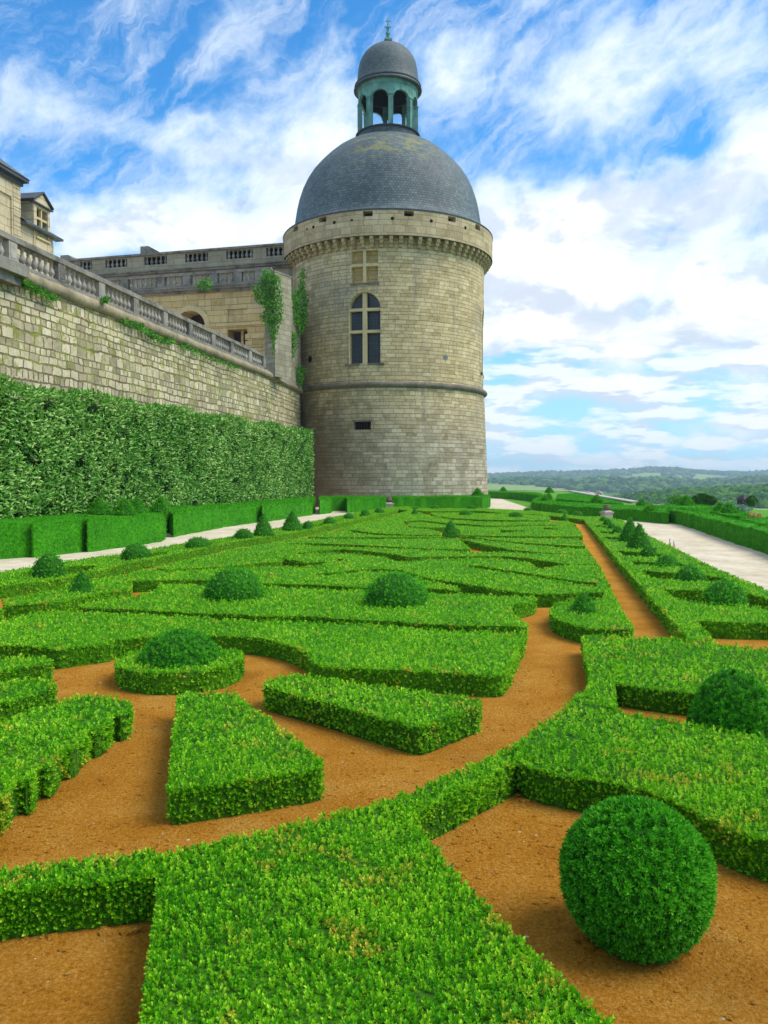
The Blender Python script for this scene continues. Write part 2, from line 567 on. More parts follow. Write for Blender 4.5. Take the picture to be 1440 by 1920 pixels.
def stone_mat(name, cols, bw, rh, mortar=(0.20, 0.17, 0.11), msize=0.02, stain=0.5, stain_col=(0.10, 0.095, 0.08), moss=0.0, warp=0.05, bvar=0.30,
              squash=0.75, sqf=3, mossjoint=0.0, lower=None, bstr=0.7, rowv=0.5, damp=False):
    m, n = new_mat(name)
    uv = n.n('ShaderNodeUVMap').outputs[0]
    pos = n.n('ShaderNodeNewGeometry').outputs['Position']
    wn = n.n('ShaderNodeTexNoise', {'Vector': uv, 'Scale': 0.9, 'Detail': 3.0}).outputs['Color']
    wn2 = n.n('ShaderNodeTexNoise', {'Vector': uv, 'Scale': 7.0, 'Detail': 2.0}).outputs['Color']
    uvw = n.vec('MULTIPLY_ADD', n.vec('SUBTRACT', wn, (0.5, 0.5, 0.5)), (warp * 2, warp, 0), uv)
    vv = n.n('ShaderNodeSeparateXYZ', {0: uv}).outputs[1]
    rown = n.noise(n.n('ShaderNodeCombineXYZ', {1: vv}).outputs[0], 1.1, 2, 0.5)
    uvw = n.vec('ADD', uvw, n.n('ShaderNodeCombineXYZ', {0: n.math('MULTIPLY', n.noise(n.n('ShaderNodeCombineXYZ', {1: n.math('MULTIPLY', n.math('FLOOR', n.math('DIVIDE', vv, rh)), 7.31)}).outputs[0], 1.0, 0), bw * 3), 1: n.math('MULTIPLY', n.math('SUBTRACT', rown, 0.5), rowv)}).outputs[0])
    uvw = n.vec('MULTIPLY_ADD', n.vec('SUBTRACT', wn2, (0.5, 0.5, 0.5)), (warp * 0.5, warp * 0.4, 0), uvw)
    br = n.n('ShaderNodeTexBrick', {'Vector': uvw, 'Color1': (0, 0, 0, 1), 'Color2': (1, 1, 1, 1), 'Mortar': (0.5, 0.5, 0.5, 1), 'Scale': 1.0,
                                    'Mortar Size': msize, 'Mortar Smooth': 0.35, 'Bias': 0.0, 'Brick Width': bw, 'Row Height': rh},
             offset=0.5, offset_frequency=2, squash=squash, squash_frequency=sqf)
    fine = n.noise(pos, 6.0, 6, 0.7)
    big = n.noise(pos, 0.22, 5, 0.6)
    mid = n.noise(pos, 1.1, 5, 0.65)
    k = n.math('MULTIPLY_ADD', br.outputs['Color'], bvar, n.math('MULTIPLY_ADD', fine, 0.60, n.math('MULTIPLY_ADD', mid, 0.70, -0.185 - bvar * .5)))
    col = n.ramp(k, [(0.12, cols[0]), (0.5, cols[1]), (0.9, cols[2])])
    if lower:
        z = n.n('ShaderNodeSeparateXYZ', {0: pos}).outputs[2]
        lz = n.math('MULTIPLY_ADD', n.math('SUBTRACT', big, 0.5), 5.0, z)
        col = n.mix(n.step(lz, lower[1], lower[0]), col, n.ramp(k, [(0.12, lower[2][0]), (0.5, lower[2][1]), (0.9, lower[2][2])]))
    sm = n.math('MULTIPLY_ADD', big, 0.7, n.math('MULTIPLY', mid, 0.35))
    col = n.mix(n.math('MULTIPLY', n.step(sm, 0.54, 0.70), stain), col, c4(stain_col))
    if damp:                                           # old damp stain low on the wall towards the retaining wall
        sx = n.n('ShaderNodeSeparateXYZ', {0: pos})
        dm = n.math('MULTIPLY', n.step(n.math('MULTIPLY_ADD', n.math('SUBTRACT', big, 0.5), 5.0, sx.outputs[0]), 0.5, -5.5), n.step(n.math('MULTIPLY_ADD', n.math('SUBTRACT', mid, 0.5), 6.0, sx.outputs[2]), 10.0, 6.0))
        col = n.mix(n.math('MULTIPLY', dm, 0.72), col, (0.135, 0.10, 0.05, 1))
        sp_ = n.noise(pos, 3.2, 6, 0.75)
        col = n.mix(n.math('MULTIPLY', n.step(sp_, 0.56, 0.66), 0.5), col, (0.23, 0.21, 0.17, 1))
    strk = n.noise(n.vec('MULTIPLY', pos, (1.6, 1.6, 0.10)), 1.0, 4, 0.6)
    col = n.mix(n.math('MULTIPLY', n.step(strk, 0.52, 0.70), stain * 0.7), col, c4(stain_col))
    if moss > 0:
        mo = n.noise(pos, 1.7, 6, 0.7)
        col = n.mix(n.math('MULTIPLY', n.step(mo, 0.54, 0.63), moss), col, (0.20, 0.23, 0.02, 1))
    mcol = c4(mortar)
    if mossjoint > 0:
        mj = n.noise(pos, 0.9, 5, 0.6)
        mcol = n.mix(n.math('MULTIPLY', n.step(mj, 0.44, 0.58), mossjoint), mcol, (0.20, 0.24, 0.012, 1))
    col = n.mix(n.math('MULTIPLY', br.outputs['Fac'], 0.85), col, mcol)
    h = n.math('MULTIPLY_ADD', br.outputs['Fac'], -1.0, n.math('MULTIPLY', fine, 0.7))
    finish(n, col, 0.9, 0.15, bump=h, bstr=bstr, bdist=0.05)
    return m


def plain_stone(name, cols, stain=0.6, stain_col=(0.06, 0.058, 0.052), scale=3.0):
    m, n = new_mat(name)
    pos = n.n('ShaderNodeNewGeometry').outputs['Position']
    a = n.noise(pos, scale, 6, 0.68)
    b = n.noise(pos, scale * 0.35, 4, 0.6)
    col = n.ramp(a, [(0.3, cols[0]), (0.7, cols[1])])
    col = n.mix(n.math('MULTIPLY', n.step(n.math('MULTIPLY_ADD', a, 0.5, n.math('MULTIPLY', b, 0.5)), 0.46, 0.60), stain), col, c4(stain_col))
    finish(n, col, 0.9, 0.15, bump=a, bstr=0.5, bdist=0.05)
    return m


SOIL = soil_mat()
GRAVEL = gravel_mat()
TOWER_STONE = stone_mat('tower_ashlar', [(0.30, 0.22, 0.105), (0.61, 0.47, 0.25), (0.86, 0.71, 0.44)], 0.80, 0.29, mortar=(0.17, 0.13, 0.07), msize=0.015, stain=0.62,
                        stain_col=(0.25, 0.225, 0.175), lower=(4.0, 10.5, [(0.15, 0.115, 0.06), (0.43, 0.36, 0.245), (0.72, 0.64, 0.50)]), damp=True, squash=0.62, sqf=3, warp=0.05, bstr=0.8)
RUBBLE = stone_mat('rubble_wall_stone', [(0.25, 0.205, 0.13), (0.50, 0.42, 0.26), (0.74, 0.65, 0.45)], 0.60, 0.32, mortar=(0.11, 0.09, 0.04), msize=0.034, stain=0.35,
                   stain_col=(0.22, 0.21, 0.19), mossjoint=1.0, moss=0.75, warp=0.19, squash=0.55, sqf=3, bstr=1.0, rowv=.55, bvar=.55)
FACADE = stone_mat('wing_ashlar', [(0.36, 0.26, 0.105), (0.62, 0.455, 0.205), (0.80, 0.645, 0.36)], 1.5, 0.48, mortar=(0.17, 0.13, 0.07), msize=0.016, stain=0.45,
                   stain_col=(0.17, 0.15, 0.12), warp=0.03)
PAVILION = stone_mat('pavilion_ashlar', [(0.38, 0.31, 0.18), (0.55, 0.46, 0.29), (0.66, 0.58, 0.41)], 1.0, 0.42, mortar=(0.22, 0.18, 0.11), msize=0.014, stain=0.25,
                     stain_col=(0.25, 0.22, 0.17), warp=0.02)
WEATHERED = plain_stone('weathered_grey_stone', [(0.15, 0.14, 0.12), (0.36, 0.33, 0.27)], 0.75)
BALUSTER_STONE = plain_stone('lichened_baluster_stone', [(0.20, 0.19, 0.17), (0.52, 0.47, 0.38)], 0.55, scale=2.2)
TRIM = plain_stone('cream_trim_stone', [(0.52, 0.40, 0.19), (0.74, 0.60, 0.33)], 0.25, (0.24, 0.20, 0.13))
INFILL = stone_mat('golden_infill_blocks', [(0.36, 0.25, 0.09), (0.52, 0.37, 0.14), (0.64, 0.48, 0.22)], .6, .4, msize=.014, stain=.15)
CORDON = plain_stone('dark_cordon_stone', [(0.11, 0.10, 0.08), (0.28, 0.24, 0.17)], 0.7)
WALL_CORDON = plain_stone('weathered_cordon_stone', [(0.24, 0.19, 0.11), (0.46, 0.38, 0.24)], 0.65, (0.10, 0.095, 0.07))


def slate_mat(name, bw, rh, moss=True):
    m, n = new_mat(name)
    uv = n.n('ShaderNodeUVMap').outputs[0]
    pos = n.n('ShaderNodeNewGeometry').outputs['Position']
    br = n.n('ShaderNodeTexBrick', {'Vector': uv, 'Color1': (0, 0, 0, 1), 'Color2': (1, 1, 1, 1), 'Mortar': (0.2, 0.2, 0.2, 1), 'Scale': 1.0,
                                    'Mortar Size': 0.026, 'Mortar Smooth': 0.3, 'Bias': 0.0, 'Brick Width': bw, 'Row Height': rh}, offset=0.5, offset_frequency=2)
    fine = n.noise(pos, 1.6, 6, 0.7)
    big = n.noise(n.vec('MULTIPLY', pos, (1, 1, 0.5)), 0.35, 5, 0.62)
    k = n.math('MULTIPLY_ADD', br.outputs['Color'], 0.36, n.math('MULTIPLY_ADD', fine, 0.55, n.math('MULTIPLY_ADD', big, 0.9, -0.46)))
    col = n.ramp(k, [(0.1, (0.050, 0.070, 0.078)), (0.5, (0.110, 0.145, 0.150)), (0.95, (0.230, 0.270, 0.250))])
    col = n.mix(n.math('MULTIPLY', br.outputs['Fac'], 0.6), col, (0.025, 0.03, 0.032, 1))
    if moss:
        z = n.n('ShaderNodeSeparateXYZ', {0: pos})
        mo = n.noise(n.vec('MULTIPLY', pos, (1.0, 1.0, 2.6)), 0.75, 6, 0.68)
        hi = n.math('MULTIPLY', n.math('MULTIPLY', n.step(z.outputs[2], 26.0, 28.6), n.step(z.outputs[0], -3.5, -1.0)), n.step(z.outputs[0], 5.0, 2.5))
        col = n.mix(n.math('MULTIPLY', n.math('MULTIPLY', n.step(mo, 0.50, 0.60), hi), 0.5), col, (0.34, 0.31, 0.05, 1))
    finish(n, col, 0.6, 0.35, bump=n.math('MULTIPLY_ADD', br.outputs['Fac'], -1.0, n.math('MULTIPLY', br.outputs['Color'], 0.4)), bstr=0.6, bdist=0.03)
    return m


SLATE = slate_mat('dome_slate', 0.30, 0.21)
SLATE_SMALL = slate_mat('cupola_slate', 0.22, 0.14, False)


def simple(name, col, rough=0.7, spec=0.3, var=0.25, scale=5.0, metallic=0.0):
    m, n = new_mat(name)
    pos = n.n('ShaderNodeNewGeometry').outputs['Position']
    a = n.noise(pos, scale, 5, 0.65)
    d = tuple(c * (1 - var) for c in col)
    l_ = tuple(min(1, c * (1 + var)) for c in col)
    finish(n, n.ramp(a, [(0.3, d), (0.7, l_)]), rough, spec, bump=a, bstr=0.2, bdist=0.02, metallic=metallic)
    return m


COPPER = simple('verdigris_copper', (0.125, 0.285, 0.235), 0.7, 0.3, 0.42, 1.3)
LEAD = simple('dark_lead', (0.055, 0.062, 0.07), 0.6, 0.4, 0.3, 2.0)
DARK_GLASS = simple('leaded_dark_glass', (0.035, 0.042, 0.048), 0.25, 0.5, 0.3, 1.0)
IRON = simple('black_iron', (0.02, 0.02, 0.02), 0.6, 0.4)
SHADOW_VOID = simple('dark_interior', (0.02, 0.017, 0.014), 0.95, 0.05)
LANTERN_DARK = simple('shade_dark_lantern_wood', (0.018, 0.02, 0.024), 0.95, 0.05)  # dark wood, near-black so the colour carries the lantern's inner shade
REDDOOR = simple('dark_wood_interior', (0.055, 0.032, 0.026), 0.8, 0.2)
STAKE_WOOD = simple('stake_wood', (0.32, 0.16, 0.13), 0.8, 0.2, 0.3, 20)
WHITE_PAINT = simple('white_paint', (0.75, 0.72, 0.70), 0.6, 0.3, 0.1)
STONE_URN = plain_stone('urn_brown_stone', [(0.13, 0.09, 0.065), (0.30, 0.22, 0.16)], 0.5, scale=9)
PEDESTAL = plain_stone('pale_pedestal_stone', [(0.34, 0.30, 0.24), (0.55, 0.50, 0.42)], 0.35, (0.16, 0.14, 0.11), scale=6)
HILL = None

exec_order = []


# ------------------------------------------------------------------ foliage machinery
def sprig(K, L, Wd, seed, bunch=0.75):
    rg = np.random.default_rng(seed)
    V = []
    for i in range(K):
        t = (i + 0.3) / K
        a = i * 2.399 + rg.uniform(-.4, .4)
        e = R(18 + 55 * t + rg.uniform(-14, 14))
        d = np.array([math.cos(a) * math.cos(e), math.sin(a) * math.cos(e), math.sin(e)])
        s = np.cross(d, [0, 0, 1.0])
        s /= np.linalg.norm(s)
        up = np.cross(s, d)
        b = np.array([0, 0, t * bunch]) + d * 0.02
        l_ = L * rg.uniform(.8, 1.2)
        w = Wd * rg.uniform(.85, 1.15)
        V += [b, b + d * l_ * .55 + s * w / 2 + up * l_ * .07, b + d * l_ + up * l_ * -.05, b + d * l_ * .55 - s * w / 2 + up * l_ * .07]
    return np.array(V)


SPR_NEAR = [sprig(13, .40, .24, s) for s in (1, 2, 3)]
SPR_MID = [sprig(7, .50, .32, s) for s in (4, 5, 6)]
SPR_FAR = [sprig(5, .62, .40, s, .5) for s in (7, 8, 9)]
SPR_YEW = [sprig(6, .70, .20, s, .5) for s in (10, 11, 12)]
SPR_DOME = [sprig(9, .60, .22, s, .6) for s in (13, 14, 15)]
LEAF_BIG = []
for s_ in range(4):
    rg_ = np.random.default_rng(40 + s_)
    b_ = rg_.uniform(-.12, .02)
    LEAF_BIG.append(np.array([(0, 0, 0), (.17, .05, .30), (.15, .02, .74), (0, b_, 1.0), (0, 0, 0), (0, b_, 1.0), (-.15, .02, .74), (-.17, .05, .30)]))


def place(g, P, N, S, temps, mat=0, tint=None, spread=0.35, face=None, fspread=.5):
    P = np.asarray(P)
    n = len(P)
    if n == 0: return
    A = N + RNG.normal(0, spread, (n, 3))
    A /= np.linalg.norm(A, axis=1)[:, None]
    rv = RNG.normal(0, 1, (n, 3))
    if face is not None: rv = np.asarray(face) + RNG.normal(0, fspread, (n, 3))
    X = np.cross(A, rv)
    X /= np.linalg.norm(X, axis=1)[:, None] + 1e-9
    Y = np.cross(A, X)
    S = np.broadcast_to(np.asarray(S, float), (n,)) * RNG.uniform(.78, 1.22, n)
    if tint is None: tint = RNG.uniform(0.1, 0.9, n)
    ch = RNG.integers(0, len(temps), n)
    for k, T in enumerate(temps):
        i = np.where(ch == k)[0]
        if len(i) == 0: continue
        m = len(T)
        V = P[i][:, None, :] + S[i][:, None, None] * (T[None, :, 0:1] * X[i][:, None, :] + T[None, :, 1:2] * Y[i][:, None, :] + T[None, :, 2:3] * A[i][:, None, :])
        tt = np.repeat(tint[i], m).reshape(len(i), m)
        tt = np.clip(tt + np.repeat(RNG.uniform(-.2, .2, (len(i), m // 4)) * (1 if m != 8 else .3), 4, axis=1), 0, 1)
        F = np.arange(len(i) * m).reshape(-1, 4)
        g.add(V.reshape(-1, 3), F, mat, tt.ravel())


def wob(x, y, s=1.0):
    return (np.sin(x * 1.9 * s + 1.3 * np.sin(y * 1.1 * s)) + np.sin(y * 2.3 * s + 1.7 * np.sin(x * 1.4 * s + 2.0)) + np.sin((x + y) * 4.1 * s + 0.7)) / 3


def inside(px, py, loops):
    c = np.zeros(len(px), bool)
    for lp in loops:
        n = len(lp)
        for i in range(n):
            (x0, y0), (x1, y1) = lp[i], lp[(i + 1) % n]
            if y0 == y1: continue
            hit = ((y0 > py) != (y1 > py)) & (px < (x1 - x0) * (py - y0) / (y1 - y0) + x0)
            c ^= hit
    return c


def area(lp):
    return sum(lp[i][0] * lp[(i + 1) % len(lp)][1] - lp[(i + 1) % len(lp)][0] * lp[i][1] for i in range(len(lp))) / 2


def clean(lp, mn=0.02):
    out = []
    for p in lp:
        if not out or math.hypot(p[0] - out[-1][0], p[1] - out[-1][1]) > mn: out.append(p)
    if math.hypot(out[0][0] - out[-1][0], out[0][1] - out[-1][1]) <= mn: out.pop()
    return out


def inset(lp, d):
    """move a loop inwards (outer ccw) / outwards (hole cw) by d"""
    n = len(lp)
    res = []
    for i in range(n):
        p0, p, p1 = lp[i - 1], lp[i], lp[(i + 1) % n]
        e0 = np.array([p[0] - p0[0], p[1] - p0[1]]); e1 = np.array([p1[0] - p[0], p1[1] - p[1]])
        e0 /= np.linalg.norm(e0) + 1e-9; e1 /= np.linalg.norm(e1) + 1e-9
        n0 = np.array([-e0[1], e0[0]]); n1 = np.array([-e1[1], e1[0]])
        m = n0 + n1
        k = np.linalg.norm(m)
        m = m / k if k > .3 else n0
        res.append((p[0] + m[0] * d, p[1] + m[1] * d))
    return res


def roughen(lp, step, amp):
    out = []
    n = len(lp)
    for i in range(n):
        a, b = np.array(lp[i]), np.array(lp[(i + 1) % n])
        l_ = np.linalg.norm(b - a)
        k = max(1, min(60, int(l_ / step)))
        nr = np.array([(b - a)[1], -(b - a)[0]]) / (l_ + 1e-9)
        for j in range(k):
            p = a + (b - a) * j / k
            o = 0 if j == 0 else amp * float(wob(p[0] * 1.7 + 3, p[1] * 1.7)) * min(1.0, l_ / (4 * amp + 1e-9) / 3)
            out.append((p[0] + nr[0] * o, p[1] + nr[1] * o))
    return out


def chaikin(lp):
    out = []
    n = len(lp)
    for i in range(n):
        a, b = lp[i], lp[(i + 1) % n]
        l_ = math.hypot(b[0] - a[0], b[1] - a[1])
        q = min(0.25, 0.07 / max(l_, 1e-6)) if l_ > .28 else .25
        out.append((a[0] + (b[0] - a[0]) * q, a[1] + (b[1] - a[1]) * q))
        out.append((b[0] + (a[0] - b[0]) * q, b[1] + (a[1] - b[1]) * q))
    return out


BOX_H = 0.255
hedge_no = [0]


def lod(D, kind):
    if kind == 'yew':
        return np.clip(.0042 * D, .045, .15)
    return np.where(D < 6, .0056 * D, .0336 + (D - 6) * .0042).clip(.022, .115)


def hedge(label, loops_px, h=BOX_H, kind='box', group=None, smooth=1, world=False, name='box_hedge', cat='hedge', z0=0.0, lump=0.0):
    loops = [[at(x, y, h + z0)[:2] for x, y in lp] if not world else list(lp) for lp in loops_px]
    lps = []
    for k, lp in enumerate(loops):
        lp = clean(lp)
        if (area(lp) > 0) != (k == 0): lp = lp[::-1]
        for _ in range(smooth): lp = chaikin(lp)
        lps.append(clean(lp, .008))
    loops = lps
    allp = np.array([p for lp in loops for p in lp])
    lo, hi = allp.min(0), allp.max(0)
    Dm = max(2.6, float(lo[1]))
    ins = .022 if Dm < 9 else .016
    if kind == 'yew': loops = [roughen(lp, .40, .10) for lp in loops]
    elif Dm < 16: loops = [roughen(lp, .22, .020) for lp in loops]
    core = [clean(inset(lp, ins), .004) for lp in loops]
    hedge_no[0] += 1
    dz = ((hedge_no[0] * 37) % 11 - 5) * .0012
    g = Geo()
    far = Dm > 7.5
    top = h - (.034 if Dm < 9 else .028) + dz
    prism(g, core, z0, z0 + top, 1)
    la, lf = (.045, .9) if kind == 'yew' else (.010, 2.2)
    for A_ in g.V:
        q_ = A_[:, 2] > z0 + top - 1e-6
        A_[q_, 2] += la * wob(A_[q_, 0] * lf, A_[q_, 1] * lf)
    # foliage on the clipped top
    s_min = float(lod(np.array([Dm]), kind)[0])
    nx, ny = int((hi[0] - lo[0]) / s_min) + 2, int((hi[1] - lo[1]) / s_min) + 2
    gx, gy = np.meshgrid(np.arange(nx), np.arange(ny))
    px = lo[0] + (gx.ravel() + RNG.uniform(-.1, 1.1, nx * ny)) * s_min
    py = lo[1] + (gy.ravel() + RNG.uniform(-.1, 1.1, nx * ny)) * s_min
    Dp = np.maximum(py, 2.6)
    keep = RNG.uniform(0, 1, len(px)) < (s_min / lod(Dp, kind)) ** 2
    px, py = px[keep], py[keep]
    k = inside(px, py, core)
    px, py = px[k], py[k]
    if Dm < 7:                                        # a few worn hollows in the clipped top
        hole = wob(px * 2.3 + 5, py * 2.3) + .35 * wob(px * 9, py * 9 + 3)
        k = (hole < .92) | (RNG.uniform(0, 1, len(px)) < .4)
        px, py = px[k], py[k]
    und = la * wob(px * lf, py * lf) + .010 * wob(px * 6, py * 6)
    sz = size_of(np.maximum(py, 2.6), kind)
    P = np.stack([px, py, z0 + top - .45 * sz + .01 + und], 1)
    N = np.tile(np.array([0, 0, 1.0]), (len(P), 1))
    put(g, P, N, sz, kind)
    # foliage on the sides
    for lp in core:
        n = len(lp)
        for i in range(n):
            a, b = np.array(lp[i]), np.array(lp[(i + 1) % n])
            e = b - a
            l_ = np.linalg.norm(e)
            if l_ < 1e-4: continue
            nr = np.array([e[1], -e[0]]) / l_
            mid = (a + b) / 2
            D = max(2.6, mid[1])
            s = float(lod(np.array([D]), kind)[0]) * .92
            face = float(np.dot(nr, -mid) / (np.linalg.norm(mid) + 1e-6))
            q = 1.0 if face > -.25 else .4
            cnt = RNG.poisson(l_ * h / s / s * q * 1.45)
            if cnt == 0: continue
            u = RNG.uniform(0, 1, cnt)
            z = RNG.uniform(.015, h - .02, cnt)
            sd = float(size_of(np.array([D]), kind)[0])
            bulge = lump * np.sin(u * l_ * 9 + i) * .5 - .45 * sd + .006
            P = np.stack([a[0] + e[0] * u + nr[0] * bulge, a[1] + e[1] * u + nr[1] * bulge, z0 + z], 1)
            N = np.tile(np.array([nr[0] * .9, nr[1] * .9, .55]), (cnt, 1))
            put(g, P, N, size_of(np.full(cnt, D), kind) * .92, kind)
            rim = RNG.poisson(l_ / s * 2.2 * q)
            if rim:
                u = RNG.uniform(0, 1, rim)
                sd = float(size_of(np.array([D]), kind)[0])
                P = np.stack([a[0] + e[0] * u - nr[0] * .3 * sd, a[1] + e[1] * u - nr[1] * .3 * sd, z0 + top + RNG.uniform(-.75, .05, rim) * sd], 1)
                put(g, P, np.tile(np.array([nr[0] * .55, nr[1] * .55, .85]), (rim, 1)), np.full(rim, sd * .95), kind)
    mats = [BOX_LEAF, BOX_FAR if far else BOX_CORE] if kind == 'box' else [YEW_LEAF, YEW_CORE]
    o = g.build(name, mats)
    tag(o, label, cat, group)
    return o


def size_of(D, kind):
    if kind == 'yew': return np.clip(.0026 * D, .05, .10)
    return np.clip(.0017 * D + .036, .040, .062)


def put(g, P, N, sz, kind):
    if kind == 'yew':
        place(g, P, N, sz, SPR_YEW, 0, spread=.4)
        return
    D = P[:, 1]
    for m, T in ((D < 6.0, SPR_NEAR), ((D >= 6.0) & (D < 14), SPR_MID), (D >= 14, SPR_FAR)):
        if m.any(): place(g, P[m], N[m], sz[m], T, 0)


def topiary(label, shape, c, r, h, z0=0.0, group=None, kind='box', name=None, sharp=1.0):
    """shape: dome | cone | ball ; c=(x, y) centre, r base radius, h height above z0"""
    D = max(2.5, c[1])
    if shape == 'dome':
        prof = [(r * math.cos(t) ** .8, h * math.sin(t)) for t in np.linspace(0, math.pi / 2, 13)]
    elif shape == 'bell':
        prof = [(r, 0), (r, h * .12), (r * .975, h * .30), (r * .90, h * .50), (r * .77, h * .69), (r * .58, h * .85), (r * .32, h * .96), (0, h)]
    elif shape == 'cone':
        prof = [(r * .96, 0), (r, h * .10), (r * .86, h * .26), (r * .66, h * .48), (r * .44, h * .70), (r * .25, h * .88), (r * .12, h * .97), (0, h)]
    else:
        prof = [(r * math.cos(t), h / 2 + h / 2 * math.sin(t)) for t in np.linspace(-math.pi / 2 * .80, math.pi / 2, 17)]
        prof[0] = (prof[0][0], 0.02)
    g = Geo()
    sp = float(np.clip(.0038 * D, .0170, .075)) * (.9 if kind == 'box' else .75)
    sz = float(np.clip(.0011 * D + .030, .034, .048)) if kind == 'box' else float(np.clip(.0024 * D, .045, .09))
    dep = sz * .45
    cp = [(max(0, p[0] - dep), max(0, p[1] - (dep if i else 0))) for i, p in enumerate(prof)]
    lathe(g, cp, (c[0], c[1], z0), 20, mat=1)
    for i in range(len(prof) - 1):
        (r0, h0), (r1, h1) = cp[i], cp[i + 1]
        sl_ = math.hypot(r1 - r0, h1 - h0)
        ar = math.pi * (r0 + r1) * sl_
        cnt = max(1, int(RNG.poisson(ar / sp / sp)))
        t = RNG.uniform(0, 1, cnt)
        ph = RNG.uniform(0, 2 * math.pi, cnt)
        rr = r0 + (r1 - r0) * t
        wk = .4 if shape == 'cone' else 1.0
        wv = 1 + wk * .022 * np.sin(ph * 3 + c[0] * 7) * np.sin(t + i) + wk * .022 * np.sin(ph * 2 + c[1] * 5 + i * .5)
        nr, nz = (h1 - h0) / (sl_ + 1e-9), -(r1 - r0) / (sl_ + 1e-9)
        P = np.stack([c[0] + rr * wv * np.sin(ph), c[1] - rr * wv * np.cos(ph), z0 + h0 + (h1 - h0) * t], 1)
        N = np.stack([nr * np.sin(ph), -nr * np.cos(ph), np.full(cnt, nz + .35)], 1)
        if kind == 'yew':
            place(g, P, N, sz, SPR_YEW, 0, spread=.3)
        else:
            place(g, P, N, sz, SPR_DOME if D < 9 else (SPR_MID if D < 16 else SPR_FAR), 0, spread=.28)
    mats = [DOME_LEAF, DOME_CORE] if kind == 'box' else [CONE_LEAF, DOME_CORE]
    nm = name or {'dome': 'topiary_dome', 'bell': 'topiary_dome', 'cone': 'topiary_cone', 'ball': 'topiary_ball'}[shape]
    o = g.build(nm, mats, origin=(c[0], c[1], z0))
    tag(o, label, 'topiary', group)
    return o


def topi_px(label, shape, cx, halfw, ytop, ybase, zb, group=None, kind='box', z0=None):
    """place a topiary whose front foot is seen at (cx, ybase) on plane zb and whose tip is seen at ytop"""
    f = at(cx, ybase, zb)
    r = halfw / FPX * f[1]
    r = halfw / FPX * (f[1] + r)
    Y = f[1] + r
    X = at_y(cx, ybase, Y)[0]
    zt = at_y(cx, ytop, Y)[2]
    zz0 = zb if z0 is None else z0
    return topiary(label, shape, (X, Y), r, zt - zz0, zz0, group, kind)


# ------------------------------------------------------------------ ground
g = Geo()
TERR = [(-60, -12), (46, -12), (46, 22), (41, 40), (34, 52), (27, 62), (22.5, 74), (26, 100), (32, 142), (20, 166), (-10, 168), (-60, 168)]
prism(g, [TERR], -12.0, 0.0, 0)
structure(g.build('gravel_ground', GRAVEL))
LBE = [(-60, 1082), (0, 1072.5), (125, 1051), (230, 1038), (350, 1017), (435, 1006), (515, 991), (600, 975), (675, 960), (722, 952)]
RBE = [(1092, 968), (1130, 968.5), (1163, 975), (1190, 991), (1222, 1008), (1265, 1028), (1330, 1061), (1380, 1081), (1440, 1108), (1600, 1176)]
soil_px = LBE + [(765, 950), (900, 952), (1000, 957)] + RBE
soil_xy = [at(x, y, BOX_H)[:2] for x, y in soil_px]
soil_xy = [(x + (.12 if i < len(LBE) else -.12 if i >= len(LBE) + 3 else 0), y - (.1 if len(LBE) <= i < len(LBE) + 3 else 0)) for i, (x, y) in enumerate(soil_xy)]
soil_xy += [(8.5, 5.0), (8.5, 0.6), (-11.5, 0.6), (-11.5, 12.0)]
g = Geo()
if area(soil_xy) < 0: soil_xy = soil_xy[::-1]
prism(g, [soil_xy], 0.0, 0.004, 0)
structure(g.build('garden_soil', SOIL))

# loose clods and little stones on the nearer soil
g = Geo()
ico = np.array([(0, 0, 1), (.894, 0, .447), (.276, .851, .447), (-.724, .526, .447), (-.724, -.526, .447), (.276, -.851, .447),
                (.724, .526, -.447), (-.276, .851, -.447), (-.894, 0, -.447), (-.276, -.851, -.447), (.724, -.526, -.447), (0, 0, -1)])
icoF = np.array([(0, 1, 2), (0, 2, 3), (0, 3, 4), (0, 4, 5), (0, 5, 1), (1, 6, 2), (2, 7, 3), (3, 8, 4), (4, 9, 5), (5, 10, 1),
                 (2, 6, 7), (3, 7, 8), (4, 8, 9), (5, 9, 10), (1, 10, 6), (6, 11, 7), (7, 11, 8), (8, 11, 9), (9, 11, 10), (10, 11, 6)])


def clods(n, x0, x1, y0, y1, smin, smax, mat):
    X = RNG.uniform(x0, x1, n)
    Y = RNG.uniform(y0, y1, n)
    S = smin + (smax - smin) * RNG.uniform(0, 1, n) ** 6
    V = ico[None] * (1 + RNG.normal(0, .22, (n, 12, 1))) * S[:, None, None] * np.array([1.2, 1, .62])
    V = V + np.stack([X, Y, S * .25], 1)[:, None, :]
    F = (icoF[None] + (np.arange(n) * 12)[:, None, None]).reshape(-1, 3)
    g.add(V.reshape(-1, 3), F, mat, np.repeat(RNG.uniform(0, 1, n), 12))


clods(20000, -3.2, 2.6, 2.6, 5.2, .002, .017, 0)
clods(16000, -4.2, 3.4, 4.6, 9.5, .003, .019, 0)
clods(240, -3.2, 2.6, 2.6, 5.2, .003, .012, 1)
clods(200, -4.2, 3.4, 4.6, 9.5, .004, .014, 1)
for (px, py, s) in ((242, 1750, .038), (120, 1783, .02), (196, 1745, .022), (98, 1762, .026), (983, 1505, .03), (970, 1494, .02), (1108, 1778, .035), (1130, 1790, .03), (1092, 1765, .03),
                    (200, 1752, .03), (1150, 1782, .022), (930, 1838, .016), (1290, 1790, .02)):
    p = at(px, py, 0)
    V = ico * (1 + RNG.normal(0, .18, (12, 1))) * s * np.array([1.3, 1, .7]) + np.array([p[0], p[1], s * .3])
    g.add(V, icoF, 0, .5)
o = g.build('soil_clods', [SOIL, PEDESTAL])
tag(o, 'scattered ochre clods and small pale stones lying on the bare soil', 'soil clods', kind='stuff')

